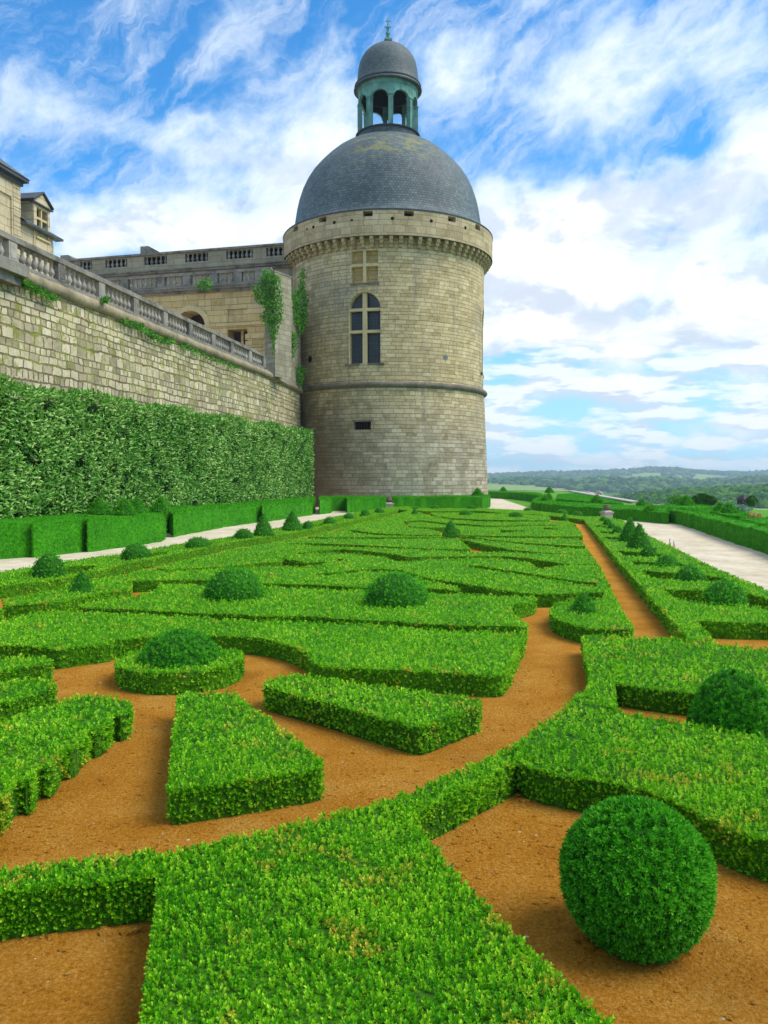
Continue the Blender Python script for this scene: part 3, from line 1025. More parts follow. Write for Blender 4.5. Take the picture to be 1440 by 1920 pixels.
# ------------------------------------------------------------------ near parterre of clipped box
GB = 'low clipped box hedges of the parterre'
hedge('broad wedge of box hedge at the bottom edge with yellowed worn patches on top',
      [[(300, 1592), (400, 1572), (550, 1538), (650, 1512), (735, 1490), (760, 1520), (790, 1548), (815, 1578), (850, 1620), (900, 1672), (950, 1722), (1000, 1770), (1050, 1818),
        (1100, 1862), (1145, 1897), (1200, 1945), (1300, 2060), (700, 2160), (245, 2060), (258, 1930), (268, 1850), (280, 1760), (290, 1700), (296, 1640)]], group=GB)
hedge('narrow box hedge with dark green face running off the left edge beside the frontmost wedge',
      [[(-120, 1640), (0, 1622), (120, 1607), (240, 1592), (308, 1588), (305, 1634), (270, 1640), (150, 1653), (0, 1670), (-120, 1688)]], group=GB)
hedge('short curved box hedge joining the frontmost wedge to the bed behind the big round ball',
      [[(733, 1489), (830, 1453), (900, 1421), (975, 1380), (990, 1412), (970, 1424), (950, 1436), (900, 1458), (850, 1486), (790, 1512), (765, 1530), (745, 1520)]], group=GB, lump=.03)
hedge('wide box bed running off to the right behind the big round ball',
      [[(972, 1382), (1050, 1328), (1090, 1290), (1150, 1320), (1157, 1328), (1230, 1340), (1300, 1353), (1380, 1365), (1460, 1378), (1600, 1400), (1600, 1605), (1440, 1572), (1390, 1558), (1345, 1540),
        (1295, 1512), (1220, 1480), (1150, 1463), (1070, 1452), (1000, 1437), (965, 1425)]], group=GB)
hedge('slim curved box strip along the soil walk, left of the half hidden dome',
      [[(1090, 1189), (1160, 1189), (1170, 1270), (1151, 1274), (1155, 1310), (1155, 1330), (1090, 1292), (1104, 1286), (1104, 1260), (1096, 1222)]], group=GB)
hedge('flat topped box bed closing the far end of the straight soil path at right',
      [[(1155, 1190), (1260, 1194), (1335, 1203), (1440, 1213), (1640, 1233), (1640, 1335), (1440, 1310), (1305, 1295), (1255, 1290), (1192, 1282), (1151, 1275)]], group=GB)
hedge('free standing trapezoid box block, narrow end pointing at the ringed dome',
      [[(332, 1297), (380, 1293), (437, 1291), (467, 1317), (510, 1347), (550, 1375), (590, 1405), (609, 1425), (604, 1436), (500, 1452), (400, 1467), (318, 1478), (312, 1470), (320, 1410), (328, 1345)]], group=GB)
hedge('free standing wedge of box with its point towards the camera, right of the trapezoid block',
      [[(545, 1262), (570, 1262), (640, 1273), (720, 1285), (800, 1295), (865, 1301), (903, 1310), (903, 1320), (850, 1340), (787, 1362), (700, 1338), (600, 1310), (510, 1288), (490, 1280), (500, 1272)]], group=GB)
hedge('box hedge with a scalloped lumpy side at the left edge, left of the trapezoid block',
      [[(150, 1298), (215, 1304), (246, 1310), (246, 1326), (228, 1338), (214, 1334), (206, 1340), (198, 1358), (178, 1366), (165, 1362), (158, 1376), (150, 1392), (132, 1400), (120, 1398), (116, 1412),
        (100, 1430), (84, 1432), (76, 1430), (70, 1446), (50, 1462), (34, 1456), (22, 1478), (0, 1494), (-20, 1500), (-150, 1590), (-250, 1480), (0, 1352), (50, 1330), (100, 1314)]], group=GB, lump=.05)
hedge('short box block at the left edge just behind the scalloped hedge',
      [[(-100, 1278), (0, 1275), (50, 1268), (95, 1271), (109, 1279), (101, 1286), (50, 1302), (0, 1316), (-100, 1345)]], group=GB)
hedge('small box block at the left edge in front of the long rounded bed',
      [[(-100, 1231), (0, 1229), (50, 1226), (92, 1230), (101, 1236), (97, 1240), (0, 1253), (-100, 1262)]], group=GB)
hedge('long box bed with a round bite cut out around the ringed dome',
      [[(-120, 1185), (0, 1162), (25, 1155), (62, 1147), (100, 1142), (150, 1144), (250, 1149), (360, 1153), (410, 1158), (485, 1161), (560, 1163), (660, 1167), (720, 1170), (770, 1174), (845, 1179),
        (945, 1182), (982, 1183), (986, 1190), (968, 1225), (950, 1257), (940, 1262), (905, 1262), (850, 1257), (780, 1254), (720, 1251), (660, 1249), (610, 1246), (587, 1240), (577, 1222), (550, 1207),
        (510, 1196), (485, 1192), (435, 1189), (390, 1188), (330, 1188), (262, 1192), (225, 1196), (213, 1199), (208, 1203), (160, 1208), (108, 1216), (95, 1213), (50, 1207), (0, 1205), (-120, 1206)]], group=GB)
# ring and its dome
rc = at(339, 1306, 0)
RR = 123 / FPX * rc[1]
RR = 123 / FPX * (rc[1] + RR)
rcy = rc[1] + RR
rcx = at_y(339, 1306, rcy)[0]
circ = lambda r: [(rcx + r * math.cos(t), rcy + r * math.sin(t)) for t in np.linspace(0, 2 * math.pi, 40)[:-1]]
hedge('round ring of box hedge circling the dark dome', [circ(RR - .02), circ(RR - .25)], world=True, smooth=0, name='box_ring', group=GB)
topiary('dark box dome standing inside the round hedge ring', 'bell', (rcx, rcy), RR - .22, .545)
hedge('box bed carrying the two big dark domes',
      [[(300, 1092), (360, 1094), (430, 1095), (495, 1097), (535, 1099), (610, 1103), (690, 1105), (802, 1110), (860, 1111), (895, 1114), (945, 1116), (1000, 1116), (1007, 1120), (1000, 1125), (958, 1136),
        (963, 1150), (978, 1162), (992, 1171), (985, 1174), (970, 1171), (895, 1169), (795, 1166), (720, 1161), (585, 1153), (485, 1151), (360, 1145), (300, 1142), (225, 1139), (160, 1137), (145, 1134),
        (160, 1130), (195, 1122), (250, 1117), (285, 1107), (297, 1100)]], group=GB)
topi_px('left one of the two big dark domes rising from one box bed', 'bell', 439, 57, 1064, 1131, BOX_H - .06)
topi_px('right one of the two big domes rising from one box bed, smooth bright green', 'bell', 744, 60, 1073, 1144, BOX_H - .06)
hedge('pointed box bed near the left edge with a small cone growing on it',
      [[(3, 1123), (62, 1113), (112, 1103), (170, 1089), (207, 1080), (232, 1076), (246, 1089), (248, 1098), (235, 1103), (200, 1109), (150, 1118), (112, 1126), (62, 1131), (10, 1133)]], group=GB)
topi_px('small dark cone on the pointed bed near the left edge', 'cone', 153, 24, 1067, 1113, BOX_H - .04)
hedge('tip of a box bed at the left edge beside the pointed bed with the cone', [[(-80, 1142), (0, 1140), (7, 1147), (0, 1152), (-80, 1165)]], group=GB)
hedge('box bed with a round left end and a small cone beside the straight soil path',
      [[(1030, 1146), (1036, 1136), (1050, 1128), (1075, 1122), (1104, 1122), (1130, 1121), (1135, 1105), (1147, 1107), (1162, 1135), (1178, 1160), (1189, 1177), (1130, 1177), (1090, 1172), (1060, 1164), (1040, 1156)]], group=GB)
topi_px('small dark cone on the round ended bed beside the straight soil path', 'cone', 1094, 26, 1106, 1153, BOX_H - .04)

# ------------------------------------------------------------------ middle and far parterre
hedge('large scrolled box bed behind the two big domes, a curling slot in its right half',
      [[(238, 1075), (262, 1068.5), (285, 1066), (320, 1071), (360, 1068), (410, 1065), (480, 1061), (530, 1060), (570, 1062), (605, 1058), (612, 1055), (610, 1051), (572, 1053), (536, 1046), (540, 1041), (560, 1039),
        (585, 1037), (620, 1036), (660, 1037), (720, 1043), (735, 1048), (747, 1051), (770, 1052), (790, 1049), (807, 1047), (860, 1046), (920, 1045), (970, 1049), (992, 1054), (1002, 1060), (1007, 1064),
        (1020, 1064), (1052, 1060), (1060, 1058), (1122, 1058), (1130, 1072), (1146, 1106), (1128, 1108), (1104, 1108), (1080, 1110), (1040, 1112), (1007, 1112), (970, 1108), (932, 1103), (882, 1095),
        (845, 1088), (795, 1080), (757, 1068), (720, 1064), (690, 1065), (660, 1068), (620, 1072), (588, 1074), (588, 1078), (620, 1077), (660, 1072), (690, 1069), (720, 1070), (757, 1074), (795, 1085),
        (845, 1096), (864, 1103), (858, 1105), (830, 1102), (795, 1101), (740, 1101), (690, 1100), (635, 1097), (560, 1093), (490, 1091), (430, 1088), (360, 1085), (300, 1086), (250, 1087)],
       [(855, 1057), (880, 1059), (905, 1058), (912, 1061), (945, 1066), (982, 1071), (1020, 1078), (1080, 1087), (1120, 1090), (1120, 1098), (1080, 1094), (1045, 1087), (1007, 1081), (970, 1076), (920, 1068), (890, 1064)],
       [(616, 1047), (630, 1045), (655, 1048), (640, 1050)]], smooth=0, group=GB)
hedge('long wavy box bed behind the scrolled bed, its right end on the straight soil path',
      [[(292, 1063), (360, 1046.5), (400, 1038), (440, 1028), (505, 1017.5), (528, 1016), (545, 1019), (585, 1022), (635, 1024), (720, 1027), (770, 1029), (832, 1031), (890, 1034), (930, 1034), (995, 1036), (1045, 1038),
        (1100, 1040), (1108, 1040), (1121, 1057), (1058, 1056), (1020, 1050), (990, 1045), (945, 1041), (895, 1041), (815, 1042), (790, 1043), (765, 1043), (740, 1038), (720, 1035), (680, 1031), (640, 1029),
        (600, 1031), (560, 1035), (530, 1043), (527, 1050), (515, 1053), (480, 1055), (410, 1061), (360, 1064), (318, 1068)]], smooth=0, group=GB)
hedge('box bed with the single tall cone in the middle of the parterre',
      [[(508, 1017), (545, 1010.5), (572, 1006.5), (585, 1008.5), (640, 1009), (700, 1009.5), (740, 1009), (800, 1008.5), (858, 1008), (864, 1013), (872, 1020), (882, 1028), (845, 1028), (795, 1026), (730, 1023), (650, 1019), (585, 1017)]],
      smooth=0, group=GB)
topi_px('tall pointed cone standing alone in the middle of the parterre', 'cone', 845, 18.5, 974, 1008, BOX_H - .04)
hedge('thin box strip just behind the bed with the single tall cone',
      [[(576, 1005), (612, 996), (634, 991.5), (650, 992), (660, 997), (680, 1000), (720, 1003), (775, 1004.5), (830, 1004.5), (856, 1005), (800, 1006.5), (740, 1006.5), (657, 1006.5), (623, 1006.5)]], smooth=0, group=GB)
hedge('box strip tapering to a point right of the bed with the single tall cone',
      [[(864, 1009.5), (900, 1010), (930, 1013.5), (970, 1018), (1020, 1022), (1080, 1026), (1100, 1027), (1107, 1038), (1080, 1037), (1020, 1034), (970, 1030), (945, 1026), (920, 1021), (895, 1016)]], smooth=0, group=GB)
hedge('thin straight box strip right of the single tall cone, second strip behind the tapering one',
      [[(866, 1005), (920, 1007), (1000, 1008), (1085, 1009), (1098, 1022), (1080, 1022), (1020, 1018.5), (970, 1015), (925, 1010.5), (900, 1007)]], smooth=0, group=GB)
hedge('triangular box bed pointing right towards the single tall cone',
      [[(637, 990), (722, 969.5), (742, 968.5), (757, 978), (763, 987), (800, 991), (826, 998), (826, 1002), (775, 1001.5), (707, 998.5), (673, 994.5)]], smooth=0, group=GB)
hedge('far box bed with curled slots right behind the single tall cone',
      [[(768, 980), (790, 977.5), (838, 983.5), (870, 984.5), (907, 987), (950, 987), (1007, 984.5), (1030, 985), (1070, 984), (1082, 988), (1093, 1004), (1080, 1004), (1000, 1004), (925, 1003), (866, 1002), (862, 992), (840, 987), (800, 988), (765, 985)],
       [(937, 992), (985, 993), (990, 994.5), (960, 996.5), (937, 997)], [(1007, 986.5), (1020, 988), (1048, 990), (1046, 991.5), (1020, 991.5)]], smooth=0, group=GB)
hedge('far box strip crossing behind the curled bed at the end of the straight soil path',
      [[(726, 968), (768, 956.5), (790, 961), (800, 965), (820, 969), (850, 974), (905, 977.5), (1000, 977.5), (1064, 976), (1080, 984), (1000, 982.5), (940, 984.5), (907, 984.5), (870, 981), (838, 980), (790, 974.5), (760, 976)]], smooth=0, group=GB)
hedge('far box bed with two low domes, a patch of bare soil at its right end',
      [[(806, 961), (860, 960.5), (950, 963), (1025, 966), (1032, 970), (1030, 975), (960, 974.8), (900, 973.5), (850, 971), (820, 967)]], smooth=0, group=GB)
hedge('farthest box hedge of the parterre, edging the gravel in front of the tower hedge',
      [[(722, 952), (765, 950), (800, 952.5), (900, 952), (1000, 957), (1050, 962), (1092, 968), (1090, 973), (1045, 967), (1000, 963), (950, 961.5), (900, 957), (800, 957.5), (765, 956)]], smooth=0, group=GB)

# border hedges with sunken pockets
hedge('long box border along the narrow pale path at left, domes in its pockets',
      [[(-60, 1081), (0, 1071), (125, 1050), (230, 1037), (350, 1016), (435, 1005), (515, 990), (600, 974), (675, 959), (722, 951), (765, 949), (720, 963), (635, 981), (610, 986), (570, 995), (505, 1005),
        (435, 1015), (360, 1032), (260, 1051), (242, 1055), (180, 1069), (125, 1082), (0, 1098), (-60, 1106)],
       [(42, 1071), (120, 1061), (157, 1059), (185, 1058), (178, 1064), (140, 1074), (110, 1078), (40, 1081)],
       [(222, 1046), (250, 1040), (300, 1033.5), (322, 1032), (312, 1037), (282, 1043.5), (235, 1050)],
       [(342, 1024), (360, 1021), (395, 1016.5), (422, 1012.5), (412, 1016), (388, 1022), (350, 1028)],
       [(425, 1008), (450, 1004), (476, 1001), (494, 998), (484, 1002.5), (460, 1006.5), (432, 1010.5)],
       [(566, 988), (590, 983), (620, 978), (612, 982), (585, 988)],
       [(602, 979), (625, 975), (655, 971), (640, 975), (612, 980)],
       [(642, 969), (665, 966), (686, 963), (668, 967), (648, 971)]], smooth=0, group=GB, name='box_border')
GL = 'domes and cones set along the left box border'
topi_px('nearest and largest dome of the left border, dark green, beside the narrow pale path', 'bell', 92, 34, 1036, 1082, BOX_H, GL, z0=.015)
topi_px('second dome from the front in the left border, right beside the narrow pale path', 'bell', 256, 28, 1018, 1046, BOX_H, GL, z0=.20)
topi_px('third dome from the front in the left border', 'bell', 371, 25, 1006, 1026, BOX_H, GL, z0=.20)
topi_px('fourth dome from the front in the left border, just left of the two cones', 'bell', 457, 19, 990, 1009, BOX_H, GL, z0=.20)
topi_px('left cone of the pair in the left border', 'cone', 494, 20, 961, 1006, BOX_H - .03, GL)
topi_px('right cone of the pair in the left border', 'cone', 548, 21, 956, 996, BOX_H - .03, GL)
topi_px('fifth dome of the left border, just right of the two cones', 'dome', 578, 13.5, 976, 991, BOX_H, GL, z0=.05)
topi_px('sixth dome of the left border, second one past the two cones', 'dome', 618, 14, 968.5, 982, BOX_H, GL, z0=.05)
topi_px('seventh dome of the left border, third one past the two cones', 'dome', 654, 12, 961, 972, BOX_H, GL, z0=.05)
topi_px('eighth dome of the left border, left of the stone urn by the tower hedge', 'dome', 685, 11, 954.5, 967, BOX_H, GL, z0=.05)
topi_px('farthest dome of the left border, just before the urn by the tower hedge', 'dome', 711, 11, 951, 961, BOX_H, GL, z0=.05)

hedge('long ladder shaped box border beside the wide gravel path, domes between its rungs',
      [[(1092, 970), (1130, 1014), (1162, 1054), (1197, 1091), (1240, 1140), (1287, 1190), (1290, 1200), (1340, 1204), (1330, 1190), (1300, 1161), (1330, 1163), (1380, 1165), (1440, 1166), (1500, 1168),
        (1620, 1188), (1600, 1175), (1440, 1107), (1380, 1080), (1330, 1060), (1265, 1027), (1222, 1007), (1190, 990), (1165, 974), (1130, 968), (1092, 968)],
       [(1244, 1104), (1317, 1105), (1360, 1103), (1385, 1100), (1405, 1112), (1450, 1124), (1520, 1150), (1440, 1140), (1405, 1136), (1330, 1131), (1262, 1121)],
       [(1203, 1069), (1260, 1072), (1310, 1073), (1330, 1078), (1362, 1083), (1372, 1092), (1330, 1089), (1260, 1085), (1219, 1081)],
       [(1181, 1051), (1227, 1053), (1265, 1052), (1290, 1060), (1280, 1063), (1225, 1060), (1190, 1058)],
       [(1157, 1031), (1197, 1034), (1225, 1035), (1250, 1041), (1230, 1044), (1168, 1041)],
       [(1131, 1005), (1150, 1006), (1175, 1008), (1185, 1013), (1160, 1011), (1138, 1010)],
       [(1122, 995), (1140, 996), (1160, 997), (1150, 1000), (1128, 999)],
       [(1114, 984), (1128, 985), (1145, 986), (1135, 988), (1119, 987)]], smooth=0, group=GB, name='box_border')
GRB = 'domes and cones set along the right box border'
topi_px('half hidden dark dome at the right edge, behind the big round ball', 'bell', 1374, 82, 1258, 1368, BOX_H, z0=.015)
topi_px('nearest dome of the ladder border beside the wide gravel path', 'bell', 1358, 44, 1086, 1135, BOX_H, GRB, z0=.015)
topi_px('second dome from the front between the rungs of the ladder border', 'bell', 1293, 33, 1059, 1089, BOX_H, GRB, z0=.015)
topi_px('third dome from the front between the rungs of the ladder border', 'bell', 1250, 25, 1038, 1062, BOX_H, GRB, z0=.015)
topi_px('fourth dome from the front in the ladder border, below the two tall cones', 'bell', 1216, 20, 1021, 1043, BOX_H, GRB, z0=.015)
topi_px('front cone of the overlapping pair in the ladder border', 'cone', 1198, 25, 980, 1031, BOX_H - .05, GRB)
topi_px('rear cone of the overlapping pair in the ladder border', 'cone', 1181, 22, 969, 1018, BOX_H - .05, GRB)
topi_px('dome just behind the pair of tall cones in the ladder border', 'dome', 1158, 12.5, 985, 999, BOX_H, GRB, z0=.05)
topi_px('second dome behind the pair of tall cones in the ladder border', 'dome', 1147, 10, 979.5, 991, BOX_H, GRB, z0=.05)
topi_px('third dome behind the pair of tall cones in the ladder border', 'dome', 1139, 10.5, 971.5, 984, BOX_H, GRB, z0=.05)
topi_px('farthest dome of the ladder border, in front of the urn on its pedestal', 'dome', 1131, 9, 967.5, 977, BOX_H, GRB, z0=.05)
GF = 'small domes and cones at the far edge of the parterre'
topi_px('small dome behind the tiny cone at the far left corner of the parterre', 'dome', 779, 8.5, 949, 957, BOX_H - .1, GF)
topi_px('tiny cone at the far left corner of the parterre', 'cone', 777.5, 7.5, 951.5, 965, BOX_H - .04, GF)
topi_px('low dome against the middle of the hedge in front of the tower', 'dome', 815, 9.5, 947, 956, BOX_H - .1, GF)
topi_px('low dome against the right end of the hedge in front of the tower', 'dome', 884.5, 10, 947, 956.5, BOX_H - .1, GF)
topi_px('left dome of the two on the far bed behind the tall cone', 'dome', 872.5, 13, 956.5, 967.5, BOX_H - .06, GF)
topi_px('right dome of the two on the far bed, level with the pale gravel gap', 'dome', 966.5, 14.5, 959.5, 971, BOX_H - .06, GF)
topi_px('low dome in front of the pale gravel gap right of the tower', 'dome', 989.5, 9, 951.5, 960, BOX_H - .1, GF)
topi_px('dome at the head of the straight soil path, left of the second dome there', 'dome', 1054, 11, 954.5, 965, BOX_H - .1, GF)
topi_px('dome at the head of the straight soil path, left of the urn on its pedestal', 'dome', 1083, 10.5, 958.5, 968, BOX_H - .1, GF)
topi_px('tiny cone at the head of the straight soil path', 'cone', 1058.5, 7.5, 961.5, 975, BOX_H - .04, GF)
# the big near ball
bc = at(1195, 1640, .335)
br_ = 134 / FPX * math.sqrt(bc[1] ** 2 + (CAM_H - .365) ** 2 * .6)
topiary('big round dark green box ball standing on bare soil in the foreground', 'ball', (bc[0] + .005, bc[1] + .03), br_ - .012, .675, -.012)
print('verts so far', sum(len(m.vertices) for m in bpy.data.meshes))


# ------------------------------------------------------------------ lawn behind the tall hedges
def grass_mat():
    m, n = new_mat('lawn_grass')
    pos = n.n('ShaderNodeNewGeometry').outputs['Position']
    a = n.noise(pos, 0.6, 5, 0.65)
    b = n.noise(pos, 25.0, 3, 0.6)
    finish(n, n.ramp(n.math('MULTIPLY_ADD', a, 0.6, n.math('MULTIPLY', b, 0.4)), [(0.35, (0.05, 0.19, 0.01)), (0.65, (0.13, 0.33, 0.02))]), 0.95, 0.1, bump=b, bstr=0.5)
    return m


GRASS = grass_mat()
g = Geo()
lawn = [at(1006, 957)[:2], at(1130, 967)[:2], at(1256, 978)[:2], at(1330, 999)[:2], at(1440, 1040)[:2], (22, 18), (44, 18), (40.5, 39), (33.5, 51), (26.6, 61), (22.2, 73.6), (25.6, 100), (31.5, 141), (20, 163), (15, 120)]
if area(lawn) < 0: lawn = lawn[::-1]
prism(g, [lawn], 0.0, 0.005, 0)
structure(g.build('lawn', GRASS))

# ------------------------------------------------------------------ tall clipped yew hedges
YG = 'tall clipped yew hedges around the parterre'
YB = [('tall clipped yew block at the left edge, nearest along the narrow pale path', 1.0, [(-90, 986), (0, 980.5), (70, 977.5), (86, 976.2), (86, 968), (0, 971), (-90, 974)]),
      ('second tall yew block from the left edge along the narrow pale path', .985, [(58, 980.0), (80, 979.0), (168, 972.6), (196, 970.2), (196, 961.3), (58, 969)]),
      ('third tall yew block from the left edge, ending at the dark gap', 1.02, [(162, 972.2), (250, 965.5), (303, 961.5), (311, 958.5), (310, 955.5), (250, 957), (162, 963)]),
      ('fourth tall yew block along the narrow pale path, just past the dark gap', .94, [(318, 957), (324, 961), (380, 954.5), (414, 951.0), (414, 943.8), (330, 951)]),
      ('fifth tall yew block along the narrow pale path, between two soft seams', .915, [(390, 953.6), (450, 948.5), (509, 944.0), (509, 937.4), (390, 946)]),
      ('farthest tall yew block along the narrow pale path, by the recessed hedge', .93, [(491, 945.6), (545, 940.5), (586, 937.2), (590, 934.5), (589, 931.5), (491, 938.2)])]
for lab_, h_, lp_ in YB:
    hedge(lab_, [lp_], h_, 'yew', YG, 1, name='yew_hedge')
hedge('tall clipped hedge with a recessed dark corner, left of the stone urn',
      [[(599, 936), (620, 934.6), (622, 932.4), (649, 932.0), (651, 934.2), (722, 932.5), (722, 929.2), (600, 930.5)]], .95, 'yew', YG, 0, name='yew_hedge')
hedge('tall clipped hedge right in front of the tower, right of the stone urn',
      [[(735, 932), (800, 931.6), (905, 931.5), (918, 929.8), (918, 927.8), (800, 927.6), (735, 928)]], .9, 'yew', YG, 0, name='yew_hedge')
hedge('inner clipped hedge between laurel and nearest tall hedge, four cones rising from it',
      [[(-90, 972), (0, 969.5), (160, 962.5), (310, 956), (352, 950), (350, 944.5), (300, 947), (160, 953.5), (0, 958), (-90, 960)]], .96, 'yew', YG, 1, name='yew_hedge')
hedge('inner clipped hedge between the laurel hedge and the far stretch of tall hedge',
      [[(366, 944.5), (440, 940), (560, 933.6), (560, 931), (440, 936.2), (368, 940)]], .93, 'yew', YG, 0, name='yew_hedge')
hedge('low clipped hedge right of the tower gap, urn on a pedestal standing before it',
      [[(997, 941), (1060, 948), (1130, 952), (1147, 953.5), (1205, 957), (1253, 960.5), (1254, 953), (1200, 948.5), (1100, 943), (1040, 939.5), (1022, 935), (1030, 929.5), (1022, 927.5), (1012, 931), (1002, 936)]], .58, 'yew', YG, 0, name='yew_hedge')
hedge('dark clipped hedge behind the pale gravel gap, just right of the tower foot',
      [[(917, 922), (960, 923), (997, 926), (1012, 928.6), (1016, 926), (1000, 923.4), (960, 921.4), (917, 920.4)]], .75, 'yew', YG, 0, name='yew_hedge')
hedge('long clipped hedge along the right side of the wide gravel path',
      [[(1257, 955.5), (1278, 958.5), (1317, 968), (1367, 980), (1400, 988), (1423, 993), (1440, 998), (1580, 1034), (1580, 1020), (1440, 988), (1383, 974), (1330, 963.5), (1290, 956.5), (1258, 952)]], .66, 'yew', YG, 1, name='yew_hedge')
LG = 'low green beds inside the right hand garden'
hedge('flat green bed behind the low hedge, below the terrace wall',
      [[(1046, 927), (1078, 924.5), (1122, 932), (1150, 938), (1168, 943.5), (1100, 939.5), (1044, 935)]], .42, 'yew', LG, 0, name='clipped_bed')
hedge('flat green bed under the big wide cone in the right garden',
      [[(1210, 947.5), (1262, 945.6), (1320, 946.6), (1342, 950.5), (1300, 953.5), (1256, 950.4)]], .58, 'yew', LG, 0, name='clipped_bed')
hedge('dark green bed under the two cones at the far right',
      [[(1330, 957.5), (1372, 956.5), (1400, 961), (1390, 969), (1350, 962)]], .52, 'yew', LG, 0, name='clipped_bed')
hedge('flat green bed at the right edge behind the long path hedge',
      [[(1388, 972.5), (1440, 969), (1520, 970), (1520, 985), (1440, 983)]], .5, 'yew', LG, 0, name='clipped_bed')

CG = 'green cones on the tall hedges'
topi_px('yew cone over the left hedge, first of the four from the left', 'cone', 187, 24, 931, 966, 1.0, CG, 'yew')
topi_px('yew cone over the left hedge, second of the four from the left', 'cone', 234, 23, 933, 966.5, 1.0, CG, 'yew')
topi_px('yew cone over the left hedge, half hidden behind its neighbour', 'cone', 257, 20, 930, 962, 1.0, CG, 'yew')
topi_px('yew cone over the left hedge, rightmost of the four above the dark gap', 'cone', 302, 21, 928, 961, 1.0, CG, 'yew')
topi_px('yew cone against the tower foot, left of the stone urn', 'cone', 654.5, 12.5, 910.5, 929, .9, CG, 'yew')
topi_px('yew cone against the right corner of the tower foot', 'cone', 895.5, 12, 914.5, 930, .88, CG, 'yew')
topi_px('small yew cone behind the dark hedge just right of the tower', 'cone', 943.5, 7.5, 912, 922, .7, CG, 'yew')
topi_px('yew cone on the skyline side, above the bend of the low hedge', 'cone', 1030, 9, 911.5, 924, .6, CG, 'yew')
topi_px('darker yew cone just below the one at the bend of the low hedge', 'cone', 1022, 9.5, 926, 941.5, .5, CG, 'yew')
topi_px('slim yew cone squeezed between the two at the bend of the low hedge', 'cone', 1029, 8, 921.5, 937, .5, CG, 'yew')
topi_px('yew cone standing before the low terrace wall', 'cone', 1119, 12.5, 926.5, 942.5, .45, CG, 'yew')
topi_px('small yew cone right of the low terrace wall end', 'cone', 1203, 12, 934, 949, .5, CG, 'yew')
topi_px('yew cone on the right end of the low hedge before the path corner', 'cone', 1219.5, 13, 942.5, 958.5, .56, CG, 'yew')
topi_px('biggest wide yew cone in the right garden, left of the rose bush', 'cone', 1286.5, 17, 927.5, 948.5, .56, CG, 'yew')
topi_px('yew cone right of the rose bush, rear one of an overlapping pair', 'cone', 1349, 12.5, 939.5, 958.5, .5, CG, 'yew')
topi_px('yew cone right of the rose bush, front one of an overlapping pair', 'cone', 1367, 17, 941, 962.5, .5, CG, 'yew')


# ------------------------------------------------------------------ leafy plants
def leaf_cloud(label, name, cat, P, N, size, mat, group=None, stem=None, stem_mat=None, spread=.6, temps=None):
    g = Geo()
    place(g, P, N, size, temps or LEAF_BIG, 0, spread=spread, face=(.35, -.8, .5))
    if stem is not None:
        for a, b, r in stem: tube(g, [a, b], [r, r * .5], 6, 1)
    o = g.build(name, [mat, stem_mat or DOME_CORE])
    return tag(o, label, cat, group)


def bush(label, name, c, rx, rz, mat, n, size, group=None, z0=0.0, cat='shrub', extra=None):
    u = RNG.normal(0, 1, (n, 3))
    u /= np.linalg.norm(u, axis=1)[:, None]
    rad = RNG.uniform(.55, 1.0, n) ** .5 * (1 + .16 * np.sin(u[:, 0] * 5 + c[0]) * np.sin(u[:, 2] * 4 + 1))
    P = u * rad[:, None] * np.array([rx, rx, rz]) + np.array([c[0], c[1], z0 + rz])
    k = P[:, 2] > z0
    g = Geo()
    place(g, P[k], u[k] + np.array([0, 0, .4]), size, LEAF_BIG, 0, spread=.7)
    if extra:
        m = RNG.uniform(0, 1, len(P)) < extra[1]
        place(g, (P + u * .05)[m & k], u[m & k], size * .8, LEAF_BIG, 2, spread=.8)
    lathe(g, [(rx * .62, 0), (rx * .72, rz * .5), (rx * .6, rz * 1.1), (rx * .3, rz * 1.55), (0, rz * 1.65)], (c[0], c[1], z0), 14, mat=1)
    for q in range(5):
        a = q * 1.26
        tube(g, [(c[0], c[1], z0), (c[0] + rx * .5 * math.cos(a), c[1] + rx * .5 * math.sin(a), z0 + rz * 1.1)], [.04, .015], 5, 1)
    o = g.build(name, [mat, DOME_CORE] + ([extra[0]] if extra else []), origin=(c[0], c[1], z0))
    return tag(o, label, cat, group)


ROSE_LEAF = leaf_mat('rose_leaf', (0.010, 0.055, 0.008), (0.022, 0.115, 0.010), (0.070, 0.230, 0.025), trans=0.15)
ROSE = simple('pale_rose_petal', (0.75, 0.62, 0.55), 0.7, 0.2, 0.15)
LAVENDER_LEAF = leaf_mat('lavender_leaf', (0.10, 0.19, 0.14), (0.20, 0.32, 0.26), (0.34, 0.46, 0.40), trans=0.1)
ORANGE_PETAL = leaf_mat('orange_petal', (0.45, 0.18, 0.06), (0.62, 0.30, 0.12), (0.75, 0.45, 0.25), trans=0.1)
p = at_y(1317, 951, 62)
bush('dark rounded rose bush dotted with pale flowers, right of the biggest wide cone', 'rose_bush', (p[0], p[1]), 1.0, .47, ROSE_LEAF, 4600, .13, cat='bush', z0=-.02 + max(0, p[2]), extra=(ROSE, .04))
p = at_y(1409, 955, 66)
bush('small loose green bush beside the dark roofed hut at the far right', 'shrub', (p[0], p[1]), .42, .42, ROSE_LEAF, 1100, .10, cat='bush', z0=max(0, p[2]))
p = at_y(1384, 973, 52)
bush('low silvery lavender clump in the right garden', 'lavender_clump', (p[0], p[1]), .75, .26, LAVENDER_LEAF, 900, .10, cat='bush', z0=.02)
p = at(1436, 985, 0)
bush('low patch of orange flowers at the right edge', 'flower_bed', (p[0] + .6, p[1] + 3), .55, .22, ORANGE_PETAL, 500, .11, cat='flowers', z0=.02)
p = at_y(1215, 941, 75)
bush('loose low green shrub behind the small cone at the wall end', 'shrub', (p[0] + 1.0, 70), .9, .36, IVY_LEAF, 1400, .13, cat='bush', z0=.0)

